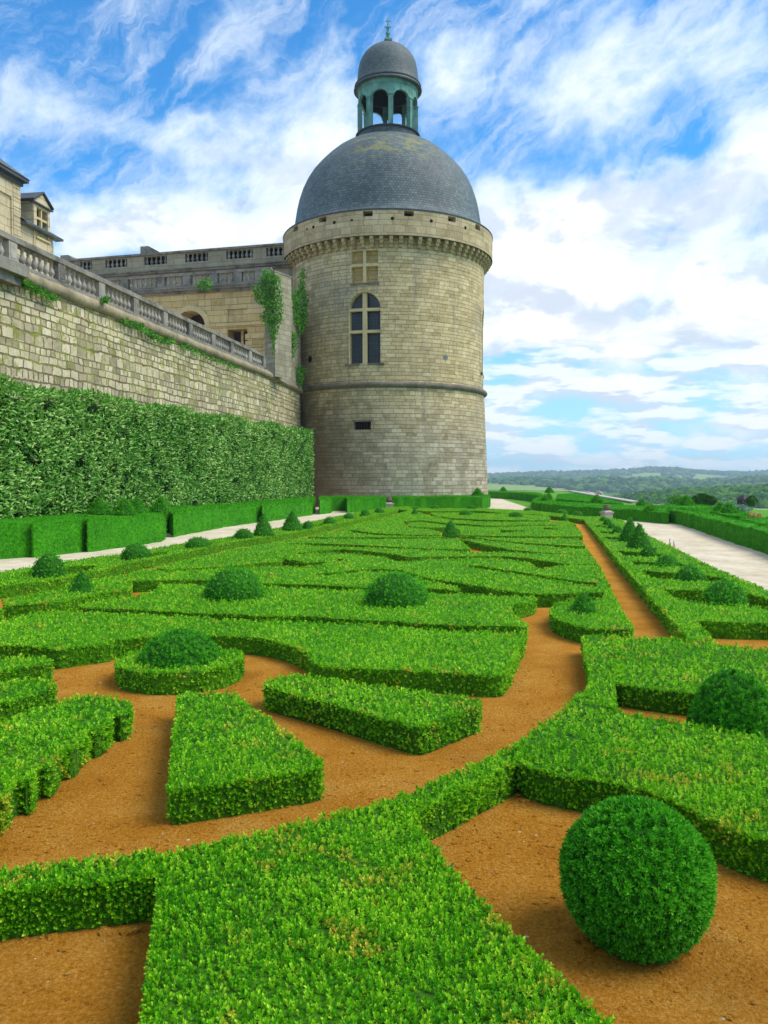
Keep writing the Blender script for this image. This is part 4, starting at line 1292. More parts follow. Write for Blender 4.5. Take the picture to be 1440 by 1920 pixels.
# big laurel hedge against the wall
LD = np.array([6.5, 35.5]); LD /= np.linalg.norm(LD)
LN = np.array([LD[1], -LD[0]])
L1 = np.array([-5.15, 60.3])
LLEN = 44.0


def laurel_pt(u, z, d):
    p = L1 - LD * u - LN * d
    return p[0], p[1], z


def laurel_top(u): return 5.58 - .0118 * u + .10 * np.sin(u * .9) + .06 * np.sin(u * 2.3 + 1)


g = Geo()
us = np.linspace(0.25, LLEN, 60)
V, F = [], []
for u in us:
    t = laurel_top(u) - .28
    dd = .28 + .12 * math.sin(u * 1.7)
    for (z, d) in ((0, dd), (t * .5, dd + .05), (t * .9, dd), (t, dd + .2), (t, 1.1), (0, 1.1)):
        V.append(laurel_pt(u, z, d))
for i in range(len(us) - 1):
    for k in range(5):
        F.append((i * 6 + k, i * 6 + k + 1, (i + 1) * 6 + k + 1, (i + 1) * 6 + k))
F.append(tuple(range(6)))
g.add(V, F, 1)
n = 58000
u = RNG.uniform(0, 1, n) ** .92 * LLEN
z = RNG.uniform(.15, 1, n) * laurel_top(u)
gap = wob(u * 1.1, z * 1.4) + .45 * wob(u * 3.3 + 4, z * 3.1)
dep = RNG.uniform(0, .24, n) + np.clip(gap - .30, 0, 1) * .60 + .06 * wob(u * .7 + 2, z * .8)
keep = (gap < .80) | (RNG.uniform(0, 1, n) < .25)
P = np.array([laurel_pt(a, b, c) for a, b, c in zip(u[keep], z[keep], dep[keep])])
nn = len(P)
tw = RNG.uniform(-1, 1, nn)
N = np.stack([LN[0] * .5 + LD[0] * tw * .95, LN[1] * .5 + LD[1] * tw * .95, RNG.uniform(-.5, .9, nn)], 1)
place(g, P, N, .165, LEAF_BIG, 0, spread=.25, face=(LN[0], LN[1], .55), fspread=.45)
n = 6500
u = RNG.uniform(0, 1, n) * LLEN
P = np.array([laurel_pt(a, laurel_top(a) + RNG.uniform(-.2, .05), RNG.uniform(0, 1.1)) for a in u])
place(g, P, np.tile([LN[0] * .4, LN[1] * .4, .9], (n, 1)), .20, LEAF_BIG, 0, spread=.6)
n = 1300
P = np.array([laurel_pt(-RNG.uniform(-.15, .05), RNG.uniform(.1, 5.5), RNG.uniform(0, 1.1)) for _ in range(n)])
place(g, P, np.tile([LD[0] * .8, LD[1] * .8, .5], (n, 1)), .20, LEAF_BIG, 0, spread=.6)
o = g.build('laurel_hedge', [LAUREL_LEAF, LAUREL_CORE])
tag(o, 'tall broad leaved laurel hedge running along the foot of the rubble wall', 'hedge')


# ------------------------------------------------------------------ wall helper frames
class Frame:
    def __init__(self, P0, P1):
        self.p = np.array(P0, float)
        d = np.array(P1, float) - self.p
        self.L = float(np.linalg.norm(d))
        self.d = d / self.L
        self.n = np.array([self.d[1], -self.d[0]])
        self.rz = math.atan2(self.d[1], self.d[0])

    def f(self, u, z, dep=0.0):
        q = self.p + self.d * u - self.n * dep
        return (q[0], q[1], z)

    def hit(self, px, py, dep=0.0):
        """photo ray onto this wall plane -> (u, z)"""
        r = ray(px, py)
        base = self.p - self.n * dep
        t = np.dot(base, self.n) / (r[0] * self.n[0] + r[1] * self.n[1])
        q = np.array([r[0] * t, r[1] * t])
        return float(np.dot(q - self.p, self.d)), CAM_H + r[2] * t


def baluster_mesh(h, r, n=9):
    g = Geo()
    k = [(.62, 0), (.62, .07), (.42, .10), (.55, .16), (.92, .28), (1.0, .36), (.82, .48), (.46, .62), (.38, .70), (.55, .76), (.40, .80), (.62, .88), (.66, .93), (.66, 1.0)]
    lathe(g, [(a * r, b * h) for a, b in k], (0, 0, 0), n)
    o = g.build('baluster', BALUSTER_STONE, origin=(0, 0, 0), smooth=True)
    return o


# ------------------------------------------------------------------ retaining wall
W0, W1, W2 = (-14.3, 20.0), (-8.0, 56.0), (-6.72, 66.8)
FA, FB = Frame(W0, W1), Frame(W1, W2)
wall = thing('retaining_wall', 'high mossy rubble wall behind the laurel hedge with a rounded stone cordon on top', 'wall', (W1[0], W1[1], 0))
g = Geo()
for fr in (FA, FB):
    panelled(g, fr.f, np.linspace(0, fr.L, 24), [-.5, 2, 4, 6, 8, 9.2], [])
quad(g, FA.f(0, 9.2), FA.f(FA.L, 9.2), FA.f(FA.L, 9.2, 1.2), FA.f(0, 9.2, 1.2))
quad(g, FB.f(0, 9.2), FB.f(FB.L, 9.2), FB.f(FB.L, 9.2, 1.2), FB.f(0, 9.2, 1.2))
g.build('masonry', RUBBLE, wall)
g = Geo()
pts = [FA.f(u, 9.30 + .012 * math.sin(u * 2.2), .02) for u in np.linspace(0, FA.L, 60)] + [FB.f(u, 9.30, .02) for u in np.linspace(.3, FB.L + .2, 14)]
tube(g, pts, .25, 10)
g.build('cordon', WALL_CORDON, wall, smooth=True)
g = Geo()
for u in np.arange(.4, FA.L, 1.05):
    ubox(g, FA.f, u, u + 1.02, 9.42, 9.56, -.10 + .01 * math.sin(u * 5), .55)
g.build('coping', WEATHERED, wall)
# projecting bracket at the near end
g = Geo()
ub = FA.hit(8, 480)[0]
ubox(g, FA.f, ub - 1.3, ub + .55, 9.1, 9.5, -.55, .1)
ubox(g, FA.f, ub - 1.2, ub + .40, 8.8, 9.098, -.33, .1)
g.build('bracket', WEATHERED, wall)
# upper terrace earth behind the wall
g = Geo()
ut = [tuple(FA.f(0, 0, .9)[:2]), tuple(FA.f(FA.L, 0, .9)[:2]), tuple(FB.f(FB.L, 0, .9)[:2]), (-9, 80), (-60, 90), (-60, 20)]
if area(ut) < 0: ut = ut[::-1]
prism(g, [ut], 0.01, 9.15)
structure(g.build('upper_terrace', GRAVEL))

bal = thing('balustrade', 'long weathered stone balustrade running along the top of the high rubble wall', 'balustrade', FA.f(FA.L, 9.56, .2))
g = Geo()
for u in np.arange(0, FA.L - .01, 1.62):
    ubox(g, FA.f, u, min(u + 1.605, FA.L), 9.562, 9.72, .06, .42)
g.build('plinth', WEATHERED, bal)
g = Geo()
for u in np.arange(0, FA.L - .01, 1.62):
    ubox(g, FA.f, u, min(u + 1.605, FA.L), 10.39, 10.50, .02, .46)
    ubox(g, FA.f, u + .01, min(u + 1.59, FA.L), 10.502, 10.60, .06, .42)
g.build('top_rail', WEATHERED, bal)
peds = [FA.hit(px, 560, .1)[0] for px in (24, 115, 190, 254, 309, 356, 399, 434, 468, 494)]
peds = [peds[0] - 4.6, peds[0] - 2.4] + peds
b0 = baluster_mesh(.668, .125)
first_b = True
for k, u in enumerate(peds):
    g = Geo()
    w = .24
    ubox(g, FA.f, u - w, u + w, 9.722, 10.388, .05, .43)
    ubox(g, FA.f, u - w * .62, u + w * .62, 9.82, 10.28, .035, .05)
    g.build('pedestal', WEATHERED if k % 2 else BALUSTER_STONE, bal)
    if k + 1 < len(peds):
        gap = peds[k + 1] - u - 2 * w
        m = max(3, int(round(gap / .36)))
        for j in range(m):
            q = FA.f(u + w + gap * (j + .5) / m, 9.722, .24)
            pb = abs_loc(bal)
            loc = (q[0] - pb[0], q[1] - pb[1], q[2] - pb[2])
            if first_b:
                b0.parent = bal
                b0.location = loc
                first_b = False
            else:
                part_copy(b0, bal, loc, RNG.uniform(0, 3))

# weeds rooted in the wall
def wall_tuft(label, pts, group, n, size, dep=-.05, frame=FA, name='wall_weed'):
    P = []
    for _ in range(n):
        i = RNG.integers(0, max(1, len(pts) - 1))
        t = RNG.uniform(0, 1)
        x, y, r = (pts[i][q] * (1 - t) + pts[min(i + 1, len(pts) - 1)][q] * t for q in range(3))
        a, q = RNG.uniform(0, 6.28), abs(RNG.normal(0, .55))
        uu, zz = frame.hit(x + r * q * math.cos(a), y + r * q * .8 * math.sin(a))
        P.append(frame.f(uu, zz, dep - RNG.uniform(0, .25)))
    N = np.tile([frame.n[0] * .8, frame.n[1] * .8, .15], (n, 1))
    return leaf_cloud(label, name, 'weeds', P, N, size, IVY_LEAF, group, spread=.8)


WG = 'green weeds rooted under the wall cordon'
wall_tuft('green weeds hanging under the cordon near the left edge of the wall', [(30, 528, 9), (50, 540, 10), (75, 553, 9), (8, 515, 8), (95, 560, 7)][:0] + [(4, 514, 8), (30, 528, 9), (50, 540, 10), (75, 553, 9), (95, 560, 7)], WG, 700, .13)
wall_tuft('trailing dark green weeds under the cordon above the middle of the laurel hedge', [(222, 602, 8), (240, 607, 10), (262, 618, 8), (280, 632, 10), (300, 640, 9), (318, 640, 7)], WG, 700, .14)
wall_tuft('strip of weeds under the cordon towards the ivy covered pier', [(332, 648, 7), (350, 655, 8), (375, 667, 7), (400, 677, 6), (420, 684, 6), (440, 690, 5)], WG, 420, .14)
wall_tuft('small green tuft sprouting from the balustrade foot', [(184, 560, 4), (180, 566, 4)], WG, 130, .13, -.2)
wall_tuft('leafy weed growing at the foot of the wall by the tower corner', [(541, 800, 5), (545, 806, 6), (538, 806, 5)], None, 160, .15, -.15, FB)
wall_tuft('mossy stain of small weeds running down the wall corner', [(497, 720, 4), (499, 745, 4), (497, 770, 5), (500, 790, 4)], None, 150, .09, -.02)

# ------------------------------------------------------------------ pier and return wall with ivy
RETST = stone_mat('return_wall_stone', [(0.22, 0.185, 0.125), (0.34, 0.30, 0.22), (0.47, 0.42, 0.32)], .8, .36, stain=.75, stain_col=(.13, .12, .095), msize=.015, moss=.4)
pier = thing('stone_pier', 'tall stone pier at the balustrade end with ivy over its face', 'pier', (-8.2, 58.0, 9.3))
pz = at_y(505, 512, 57.5)[2]
FP = Frame(at_y(497, 700, 57.6)[:2], at_y(516, 700, 57.2)[:2])
FS = Frame(at_y(516, 700, 57.2)[:2], (-6.62, 66.6))
g = Geo()
panelled(g, FP.f, np.linspace(0, FP.L, 4), np.linspace(9.25, pz, 8), [])
quad(g, FP.f(0, pz), FP.f(FP.L, pz), FP.f(FP.L, pz, 2.0), FP.f(0, pz, 2.0))
quad(g, FP.f(0, 9.25, 2.0), FP.f(0, 9.25), FP.f(0, pz), FP.f(0, pz, 2.0))
quad(g, FP.f(FP.L, 9.25), FP.f(FP.L, 9.25, 2.0), FP.f(FP.L, pz, 2.0), FP.f(FP.L, pz))
g.build('pier_block', RETST, pier)
g = Geo()
ubox(g, FP.f, -.04, FP.L + .03, pz + .002, pz + .12, -.04, 2.05)
g.build('cap', WEATHERED, pier)
ret = thing('return_wall', 'grey narrow wall between the ivy pier and the round tower', 'wall', (-6.9, 62, 9.3))
g = Geo()
for k in range(6):
    u0, u1 = FS.L * k / 6 + .03, FS.L * (k + 1) / 6
    t0 = pz - .12 - .16 * k
    ubox(g, FS.f, u0, u1 + .03, 9.2, t0, 0.02 + .004 * k, .7)
g.build('masonry', RETST, ret)
g = Geo()
for z0_, z1_ in ((11.6, 12.9),):
    ubox(g, FS.f, 3.4, 4.3, z0_, z1_, .003, .1)
g.build('slit', SHADOW_VOID, ret)


def ivy(label, poly, Y0, Y1, n, size, group):
    xs = [p[0] for p in poly]; ys = [p[1] for p in poly]
    P = []
    while len(P) < n:
        x = RNG.uniform(min(xs), max(xs), 400); y = RNG.uniform(min(ys), max(ys), 400)
        k = inside(x, y, [poly])
        for a, b in zip(x[k], y[k]):
            t = (a - min(xs)) / (max(xs) - min(xs))
            P.append(at_y(a + RNG.normal(0, 1.5), b + RNG.normal(0, 2), Y0 + (Y1 - Y0) * t - RNG.uniform(0, .35)))
    P = P[:n]
    N = np.stack([RNG.uniform(-.8, .8, n), np.full(n, -.3), RNG.uniform(-.8, .4, n)], 1)
    return leaf_cloud(label, 'ivy', 'ivy', P, N, size, IVY_LEAF, group, spread=.55)


IVG = 'ivy climbing the walls beside the tower'
ivy('bright green ivy spilling over the face of the stone pier', [(474, 538), (484, 540), (490, 516), (497, 506), (512, 510), (522, 520), (527, 545), (531, 585), (524, 612), (516, 632), (511, 672), (509, 632), (502, 612), (486, 592), (498, 588), (492, 572), (476, 562)], 57.1, 57.0, 2200, .19, IVG)
ivy('dark ivy column in the corner where the narrow wall meets the tower', [(545, 548), (560, 545), (563, 515), (568, 503), (573, 512), (571, 540), (577, 556), (576, 590), (570, 620), (566, 628), (560, 610), (546, 605), (545, 575)], 63.5, 66.2, 1500, .22, IVG)
ivy('smaller ivy patch low on the narrow wall beside the pier', [(533, 632), (548, 620), (557, 626), (555, 650), (549, 672), (541, 680), (534, 660)], 60.6, 61.5, 700, .19, IVG)
ivy('tangle of weeds at the foot of the narrow wall on the cordon', [(550, 690), (562, 685), (575, 697), (568, 712), (566, 728), (556, 716)], 64.5, 66.0, 420, .18, IVG)
ivy('little green bush sprouting from the lower balustrade of the wing', [(366, 536), (375, 526), (386, 522), (398, 530), (396, 540), (380, 543)], 64.6, 63.8, 260, .2, IVG)

# ------------------------------------------------------------------ round tower
TX, TY = at_y(727, 898, 72.0)[0], 72.0
RT = 8.18


def rprof(z):
    if z < 9.4: return 8.27 + (9.4 - z) * .047
    return 8.19 - (z - 9.4) * .004


def ft(u, z, d=0.0):
    a = u / RT
    r = rprof(z) - d
    return (TX + r * math.sin(a), TY - r * math.cos(a), z)


def fp(u, z, d=0.0):
    a = u / 8.84
    r = 8.84 - d
    return (TX + r * math.sin(a), TY - r * math.cos(a), z)


U = lambda deg: R(deg) * RT
tower = thing('round_tower', 'massive round stone tower with a slate dome and an open green lantern on top', 'tower', (TX, TY, 0))
us = [U(a) for a in range(-180, 181, 4)]
g = Geo()
slit = dict(u0=U(-18.2), u1=U(-9.1), z0=6.0, z1=6.62, depth=.5, bmat=1)
panelled(g, ft, us, [-1, 1.5, 3, 4.5, 6, 7.5, 9.3], [slit])
g.build('lower_wall', [TOWER_STONE, SHADOW_VOID], tower)
g = Geo()
win = dict(u0=U(-21.6), u1=U(-4.2), z0=11.15, z1=16.65, depth=.55, arch=True, bmat=1, rmat=2)
win2 = dict(u0=U(72), u1=U(89.4), z0=11.15, z1=16.65, depth=.55, arch=True, bmat=1, rmat=2)
bl = [dict(u0=U(a), u1=U(b), z0=z0, z1=z1, depth=.34, bmat=3, rmat=2) for (a, b) in ((-20.1, -13.5), (-11.9, -5.4)) for (z0, z1) in ((17.4, 18.62), (18.86, 19.85))]
panelled(g, ft, us, [9.5, 11, 12.5, 14, 15.5, 17, 18.5, 20.85], [win, win2] + bl)
g.build('upper_wall', [TOWER_STONE, DARK_GLASS, TRIM, INFILL], tower)
g = Geo()
lathe(g, [(8.20, 9.22), (8.38, 9.26), (8.52, 9.38), (8.54, 9.52), (8.44, 9.66), (8.16, 9.72)], (TX, TY, 0), 96)
g.build('cordon', CORDON, tower, smooth=True)
# windows
for wd in (win, win2):
    c0 = (wd['u0'] + wd['u1']) / 2
    fr = None
    g = Geo()
    ubox(g, ft, c0 - .17, c0 + .17, 11.15, 16.64, .12, .44)
    for z in (13.52, 15.22):
        ubox(g, ft, wd['u0'] + .002, c0 - .172, z, z + .22, .12, .44)
        ubox(g, ft, c0 + .172, wd['u1'] - .002, z, z + .22, .12, .44)
    fr = g.build('window_mullions', TRIM, tower)
    g = Geo()
    ubox(g, ft, wd['u0'] - .3, wd['u1'] + .3, 10.98, 11.14, -.14, .3)
    g.build('sill', CORDON, fr)
    g = Geo()
    hw = (wd['u1'] - wd['u0']) / 2
    for k in range(11):
        a0, a1 = math.pi * (k + .03) / 11, math.pi * (k + .97) / 11
        ro = hw + (.75 if k % 2 else .55)
        zc = 16.65 - hw
        q = [(c0 - (hw + .005) * math.cos(a0), zc + (hw + .005) * math.sin(a0)), (c0 - (hw + .005) * math.cos(a1), zc + (hw + .005) * math.sin(a1)),
             (c0 - ro * math.cos(a1), zc + ro * math.sin(a1)), (c0 - ro * math.cos(a0), zc + ro * math.sin(a0))]
        g.add([ft(*p, -.02) for p in q] + [ft(*p, .06) for p in q], [(0, 1, 2, 3), (0, 4, 5, 1), (1, 5, 6, 2), (2, 6, 7, 3), (3, 7, 4, 0)], 0, .5, q + q)
    g.build('arch_stones', TOWER_STONE, fr)
    for (ua, ub) in ((wd['u0'], c0 - .17), (c0 + .17, wd['u1'])):
        for (za, zb) in ((11.15, 13.52), (13.74, 15.22)):
            g = Geo()
            for k in range(1, 4):
                uu = ua + (ub - ua) * k / 4
                ubox(g, ft, uu - .012, uu + .012, za, zb, .42, .45)
            for k in range(1, 6):
                zz_ = za + (zb - za) * k / 6
                ubox(g, ft, ua, ub, zz_ - .010, zz_ + .010, .405, .419)
            g.build('leaded_pane', LEAD, fr)
g = Geo()
ubox(g, ft, U(-20.6), U(-4.9), 17.2, 17.36, -.1, .2)
g.build('blind_window_sill', CORDON, tower)
g = Geo()
ubox(g, ft, U(-13.48), U(-11.92), 17.38, 19.86, -.03, .2)
ubox(g, ft, U(-20.08), U(-13.5), 18.63, 18.85, -.03, .2)
ubox(g, ft, U(-11.9), U(-5.42), 18.63, 18.85, -.03, .2)
g.build('blind_window_cross', TRIM, tower)
for k in range(6):
    g = Geo()
    uu = U(-18.2) + (U(-9.1) - U(-18.2)) * (k + .5) / 6
    tube(g, [ft(uu, 5.99, .2), ft(uu, 6.63, .2)], .03, 6)
    g.build('window_bar', IRON, tower)
g = Geo()
ubox(g, ft, U(-19), U(-8.3), 6.63, 6.76, -.06, .3)
g.build('slit_lintel', CORDON, tower)


def disc(name, deg, z, r, mat, dep=-.012, f=ft, rr=RT):
    g = Geo()
    P = [f(R(deg) * rr + r * math.cos(t), z + r * math.sin(t), dep) for t in np.linspace(0, 2 * math.pi, 17)[:-1]]
    P2 = [f(R(deg) * rr + r * math.cos(t), z + r * math.sin(t), .08) for t in np.linspace(0, 2 * math.pi, 17)[:-1]]
    F = [tuple(range(16))] + [(i, (i + 1) % 16, 16 + (i + 1) % 16, 16 + i) for i in range(16)]
    g.add(P + P2, F)
    return g.build(name, mat, tower)


disc('vent_cover', 33.2, 11.75, .22, simple('grey_vent', (.16, .17, .17)))
disc('drain_hole', -49.5, 11.85, .26, SHADOW_VOID)
# parapet
g = Geo()
usp = [R(a) * 8.84 for a in range(-180, 181, 4)]
holes = [dict(u0=R(a - 2.4) * 8.84, u1=R(a + 2.4) * 8.84, z0=22.25, z1=22.66, depth=.6, bmat=1) for a in (-56, -34.6, -10, 10.1, 33.4, 53)]
PAR = stone_mat('parapet_ashlar', [(0.28, 0.205, 0.105), (0.50, 0.39, 0.22), (0.68, 0.56, 0.36)], 1.1, .5, msize=.018, stain=.6, stain_col=(.24, .205, .155), warp=.03)
panelled(g, fp, usp, [20.8, 21.5, 22.2, 22.8], holes)
g.build('parapet', [PAR, SHADOW_VOID], tower)
g = Geo()
lathe(g, [(8.0, 20.80), (8.30, 20.79), (8.86, 20.80)], (TX, TY, 0), 96)
g.build('parapet_soffit', CORDON, tower)
for k, a in enumerate((-45.5, -40.7, -27.5, -18, 2.0, 21.5, 42.5)):
    disc('putlog_hole', a, 22.05, .13 if k not in (0, 3) else .09, SHADOW_VOID, -.01, fp, 8.84)
g = Geo()
ang = 0
for st, (z0_, z1_, pr) in enumerate(((20.53, 20.79, .56), (20.28, 20.528, .38), (20.04, 20.278, .19))):
    ubox(g, lambda u, z, d: (u, -8.17 + d, z), -.14 + .004 * st, .14 - .004 * st, z0_, z1_, -pr, .1)
cb = g.build('corbel', TOWER_STONE, tower, origin=(0, 0, 0))
cb.location = (0, 0, 0)
NC = 73
for k in range(-24, 25):
    a = 2 * math.pi * (k + .3) / NC
    if k == -24:
        cb.rotation_euler = (0, 0, a)
    else:
        part_copy(cb, tower, (0, 0, 0), a)
# dome
g = Geo()
lathe(g, [(8.83, 22.79), (8.84, 22.86), (8.4, 22.95), (8.06, 23.3), (7.90, 23.8), (7.80, 24.4), (7.67, 25.2), (7.49, 26.0), (7.20, 26.9), (6.83, 27.7), (6.40, 28.4), (5.82, 29.1), (5.22, 29.72), (4.55, 30.32), (3.75, 30.85), (2.95, 31.2), (2.45, 31.35)],
      (TX, TY, 0), 96)
dome = g.build('dome', SLATE, tower, smooth=True, sharp=50)
g = Geo()
lathe(g, [(8.74, 22.70), (8.87, 22.72), (8.88, 22.80), (8.82, 22.81)], (TX, TY, 0), 96)
g.build('eave', LEAD, dome)
# lantern
lan = bpy.data.objects.new('lantern', None)
COL.objects.link(lan)
lan.parent = tower
lan.location = (0, 0, 31.2)
g = Geo()
lathe(g, [(2.66, 31.1), (2.56, 31.3), (2.56, 31.86)], (TX, TY, 0), 64)
g.build('drum', SLATE_SMALL, lan)
g = Geo()
lathe(g, [(2.57, 31.86), (2.70, 31.90), (2.72, 31.98), (2.62, 32.03), (2.0, 32.05), (0.01, 32.06)], (TX, TY, 0), 64)
g.build('drum_ledge', LEAD, lan)
NB = 8
cols_a = [R(5.5) + 2 * math.pi * k / NB for k in range(NB)]
for a in cols_a:
    g = Geo()
    cx_, cy_ = TX + 2.34 * math.sin(a), TY - 2.34 * math.cos(a)
    box(g, (cx_, cy_, 32.06), (.27, .30, 2.50), a)
    px_, py_ = TX + 2.34 * math.sin(a), TY - 2.34 * math.cos(a)
    for s_ in (-1, 1):
        box(g, (cx_ + s_ * .16 * math.cos(a), cy_ + s_ * .16 * math.sin(a), 32.06), (.048, .40, 2.50), a)
    box(g, (cx_, cy_, 34.562), (.50, .44, .09), a)
    g.build('column', COPPER, lan)
for k in range(NB):
    a0, a1 = cols_a[k] + .095, cols_a[k] + 2 * math.pi / NB - .095
    g = Geo()
    K = 16
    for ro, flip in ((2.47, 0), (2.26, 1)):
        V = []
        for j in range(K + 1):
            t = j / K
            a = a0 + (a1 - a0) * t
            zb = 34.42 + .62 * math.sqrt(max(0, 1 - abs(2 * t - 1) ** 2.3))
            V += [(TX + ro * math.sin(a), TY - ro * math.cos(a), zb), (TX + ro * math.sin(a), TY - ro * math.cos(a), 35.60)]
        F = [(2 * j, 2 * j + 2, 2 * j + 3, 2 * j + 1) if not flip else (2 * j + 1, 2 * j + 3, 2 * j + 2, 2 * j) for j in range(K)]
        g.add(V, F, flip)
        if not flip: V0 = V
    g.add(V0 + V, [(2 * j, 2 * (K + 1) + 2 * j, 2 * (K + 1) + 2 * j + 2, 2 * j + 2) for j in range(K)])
    g.build('arch_panel', [COPPER, LANTERN_DARK], lan)  # inner faces get the shade-darkened colour, outer faces stay copper
    g = Geo()
    a = cols_a[k]
    V = []
    for ro in (2.49, 2.24):
        for (da, z) in ((-.098, 34.655), (.098, 34.655), (.098, 35.60), (-.098, 35.60)):
            V.append((TX + ro * math.sin(a + da), TY - ro * math.cos(a + da), z))
    g.add(V, [(0, 1, 2, 3), (7, 6, 5, 4), (0, 3, 7, 4), (1, 5, 6, 2), (0, 4, 5, 1)])
    g.build('spandrel', COPPER, lan)
g = Geo()
lathe(g, [(2.20, 35.60), (2.52, 35.602), (2.52, 35.96), (2.40, 35.97)], (TX, TY, 0), 64)
g.build('frieze', COPPER, lan)
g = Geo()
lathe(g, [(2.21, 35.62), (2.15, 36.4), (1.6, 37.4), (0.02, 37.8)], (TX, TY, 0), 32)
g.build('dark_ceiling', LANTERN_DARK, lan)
for k in range(NB):
    g = Geo()
    a = cols_a[k] + math.pi / NB - .02
    for s_ in (0,):
        box(g, (TX + 2.50 * math.sin(a), TY - 2.50 * math.cos(a), 35.05), (.09, .07, .9), a)
    g.build('keystone', COPPER, lan)
g = Geo()
lathe(g, [(2.50, 35.94), (2.78, 35.93), (2.84, 35.99), (2.80, 36.06), (2.66, 36.35), (2.57, 36.8), (2.51, 37.3), (2.46, 37.8), (2.36, 38.3), (2.16, 38.75), (1.92, 39.1), (1.58, 39.45), (1.15, 39.75), (.7, 39.95), (.25, 40.04)], (TX, TY, 0), 64)
cup = g.build('cupola', SLATE_SMALL, lan, smooth=True, sharp=50)
g = Geo()
for k in range(70):
    a = 2 * math.pi * k / 70
    box(g, (TX + 2.80 * math.sin(a), TY - 2.80 * math.cos(a), 35.86), (.10, .10, .12), a)
lathe(g, [(2.70, 36.22), (2.78, 36.20), (2.80, 36.28), (2.68, 36.33)], (TX, TY, 0), 64)
g.build('eave', LEAD, cup)
fin = bpy.data.objects.new('finial', None)
COL.objects.link(fin)
fin.parent = tower
fin.location = (0, 0, 40.0)
g = Geo()
box(g, (TX, TY, 40.0), (.46, .46, .30), .2, top=(.8, .8))
box(g, (TX, TY, 40.302), (.62, .62, .20), .2, top=(.92, .92))
box(g, (TX, TY, 40.504), (.30, .30, .06), .2)
g.build('block', COPPER, fin)
g = Geo()
lathe(g, [(.09, 40.56), (.12, 40.75), (.19, 40.95), (.17, 41.05), (.10, 41.15), (.13, 41.2), (.06, 41.26), (.05, 41.9), (.035, 42.25), (0, 42.27)], (TX, TY, 0), 10)
g.build('spindle', COPPER, fin)
g = Geo()
for s_ in (-1, 1):
    tube(g, [(TX, TY, 41.32), (TX + s_ * .10, TY, 41.50), (TX + s_ * .20, TY, 41.60), (TX + s_ * .27, TY, 41.54), (TX + s_ * .25, TY, 41.46)], [.04, .05, .045, .04, .03], 6)
tube(g, [(TX, TY, 41.36), (TX, TY, 41.55), (TX, TY, 41.74)], [.05, .09, .03], 6)
box(g, (TX, TY, 41.36), (.26, .10, .06))
g.build('fleur', COPPER, fin)
g = Geo()
tube(g, [(TX - .22, TY, 42.03), (TX + .22, TY, 42.09)], .035, 6)
g.build('cross_arm', COPPER, fin)

# ------------------------------------------------------------------ wing between the tower and the wall
FW = Frame((-31.0, 69.6), (-8.75, 63.74))
wing = thing('chateau_wing', 'cream stone wing beside the tower with two balustrades, a wide arch and a dark doorway', 'wing', (-18, 66, 9.2))


def px_op(fr, x0, x1, y0, y1, depth, dep=0.0, **k):
    xm = (x0 + x1) / 2
    ym = (y0 + y1) / 2
    return dict(u0=fr.hit(x0, ym, dep)[0], u1=fr.hit(x1, ym, dep)[0], z0=fr.hit(xm, y1, dep)[1], z1=fr.hit(xm, y0, dep)[1], depth=depth, **k)


oa = px_op(FW, 328, 385, 581, 690, 1.6, arch=True, rise=1.35, bmat=1)
od = px_op(FW, 427, 464, 617, 690, 1.2, bmat=1)
op_ = px_op(FW, 427, 464, 577, 607, .14, bmat=0)
oa['z0'] = od['z0'] = 9.3
g = Geo()
panelled(g, FW.f, np.linspace(0, FW.L, 16), [9.0, 11, 13, 15, 17.05], [oa, od, op_])
quad(g, FW.f(FW.L, 9.0), FW.f(FW.L, 9.0, 6), FW.f(FW.L, 17.05, 6), FW.f(FW.L, 17.05))
quad(g, FW.f(0, 17.05), FW.f(FW.L, 17.05), FW.f(FW.L, 17.05, 7), FW.f(0, 17.05, 7))
fac = g.build('facade', [FACADE, REDDOOR], wing)
g = Geo()
zs_ = FW.hit(400, 610)[1]
for (a, b) in ((oa['u1'] + .25, FW.L + .05), (0, oa['u0'] - .25)):
    ubox(g, FW.f, a, b, zs_ - .12, zs_ + .10, -.13, .1)
for z in np.arange(9.6, 13.2, .55):
    ubox(g, FW.f, FW.L - 2.0, FW.L + .02, z, z + .46, -.06, .1)
g.build('string_course', FACADE, wing)
g = Geo()
cu, hw = (oa['u0'] + oa['u1']) / 2, (oa['u1'] - oa['u0']) / 2
zc = oa['z1'] - 1.35
for k in range(15):
    a0, a1 = math.pi * (k + .02) / 15, math.pi * (k + .98) / 15
    q = [(cu - (hw + e) * math.cos(a), zc + (1.35 + e) * math.sin(a)) for a, e in ((a0, .01), (a1, .01), (a1, .42), (a0, .42))]
    g.add([FW.f(*p, -.07) for p in q] + [FW.f(*p, .05) for p in q], [(0, 1, 2, 3), (0, 4, 5, 1), (1, 5, 6, 2), (2, 6, 7, 3), (3, 7, 4, 0)], 0, .5, q + q)
g.build('arch_moulding', TRIM, wing)
g = Geo()
ubox(g, FW.f, oa['u0'] + .02, oa['u1'] - .02, zc - .1, zc + .25, .5, .7)
g.build('arch_transom', TRIM, wing)
g = Geo()
ubox(g, FW.f, od['u0'] + .85, od['u0'] + 1.05, 9.3, od['z1'] - .01, .6, .8)
g.build('door_post', FACADE, wing)
g = Geo()
for (z0_, z1_, pr) in ((16.85, 17.05, .16), (17.052, 17.22, .42), (17.222, 17.32, .50)):
    ubox(g, FW.f, 0, FW.L + pr * .8, z0_, z1_, -pr, .4)
g.build('cornice', WEATHERED, wing)
g = Geo()
ubox(g, FW.f, 0, FW.L + .3, 17.322, 17.45, -.36, 0.0)
ubox(g, FW.f, 0, FW.L + .3, 18.22, 18.34, -.40, .04)
ubox(g, FW.f, 0, FW.L + .26, 18.342, 18.44, -.36, 0.0)
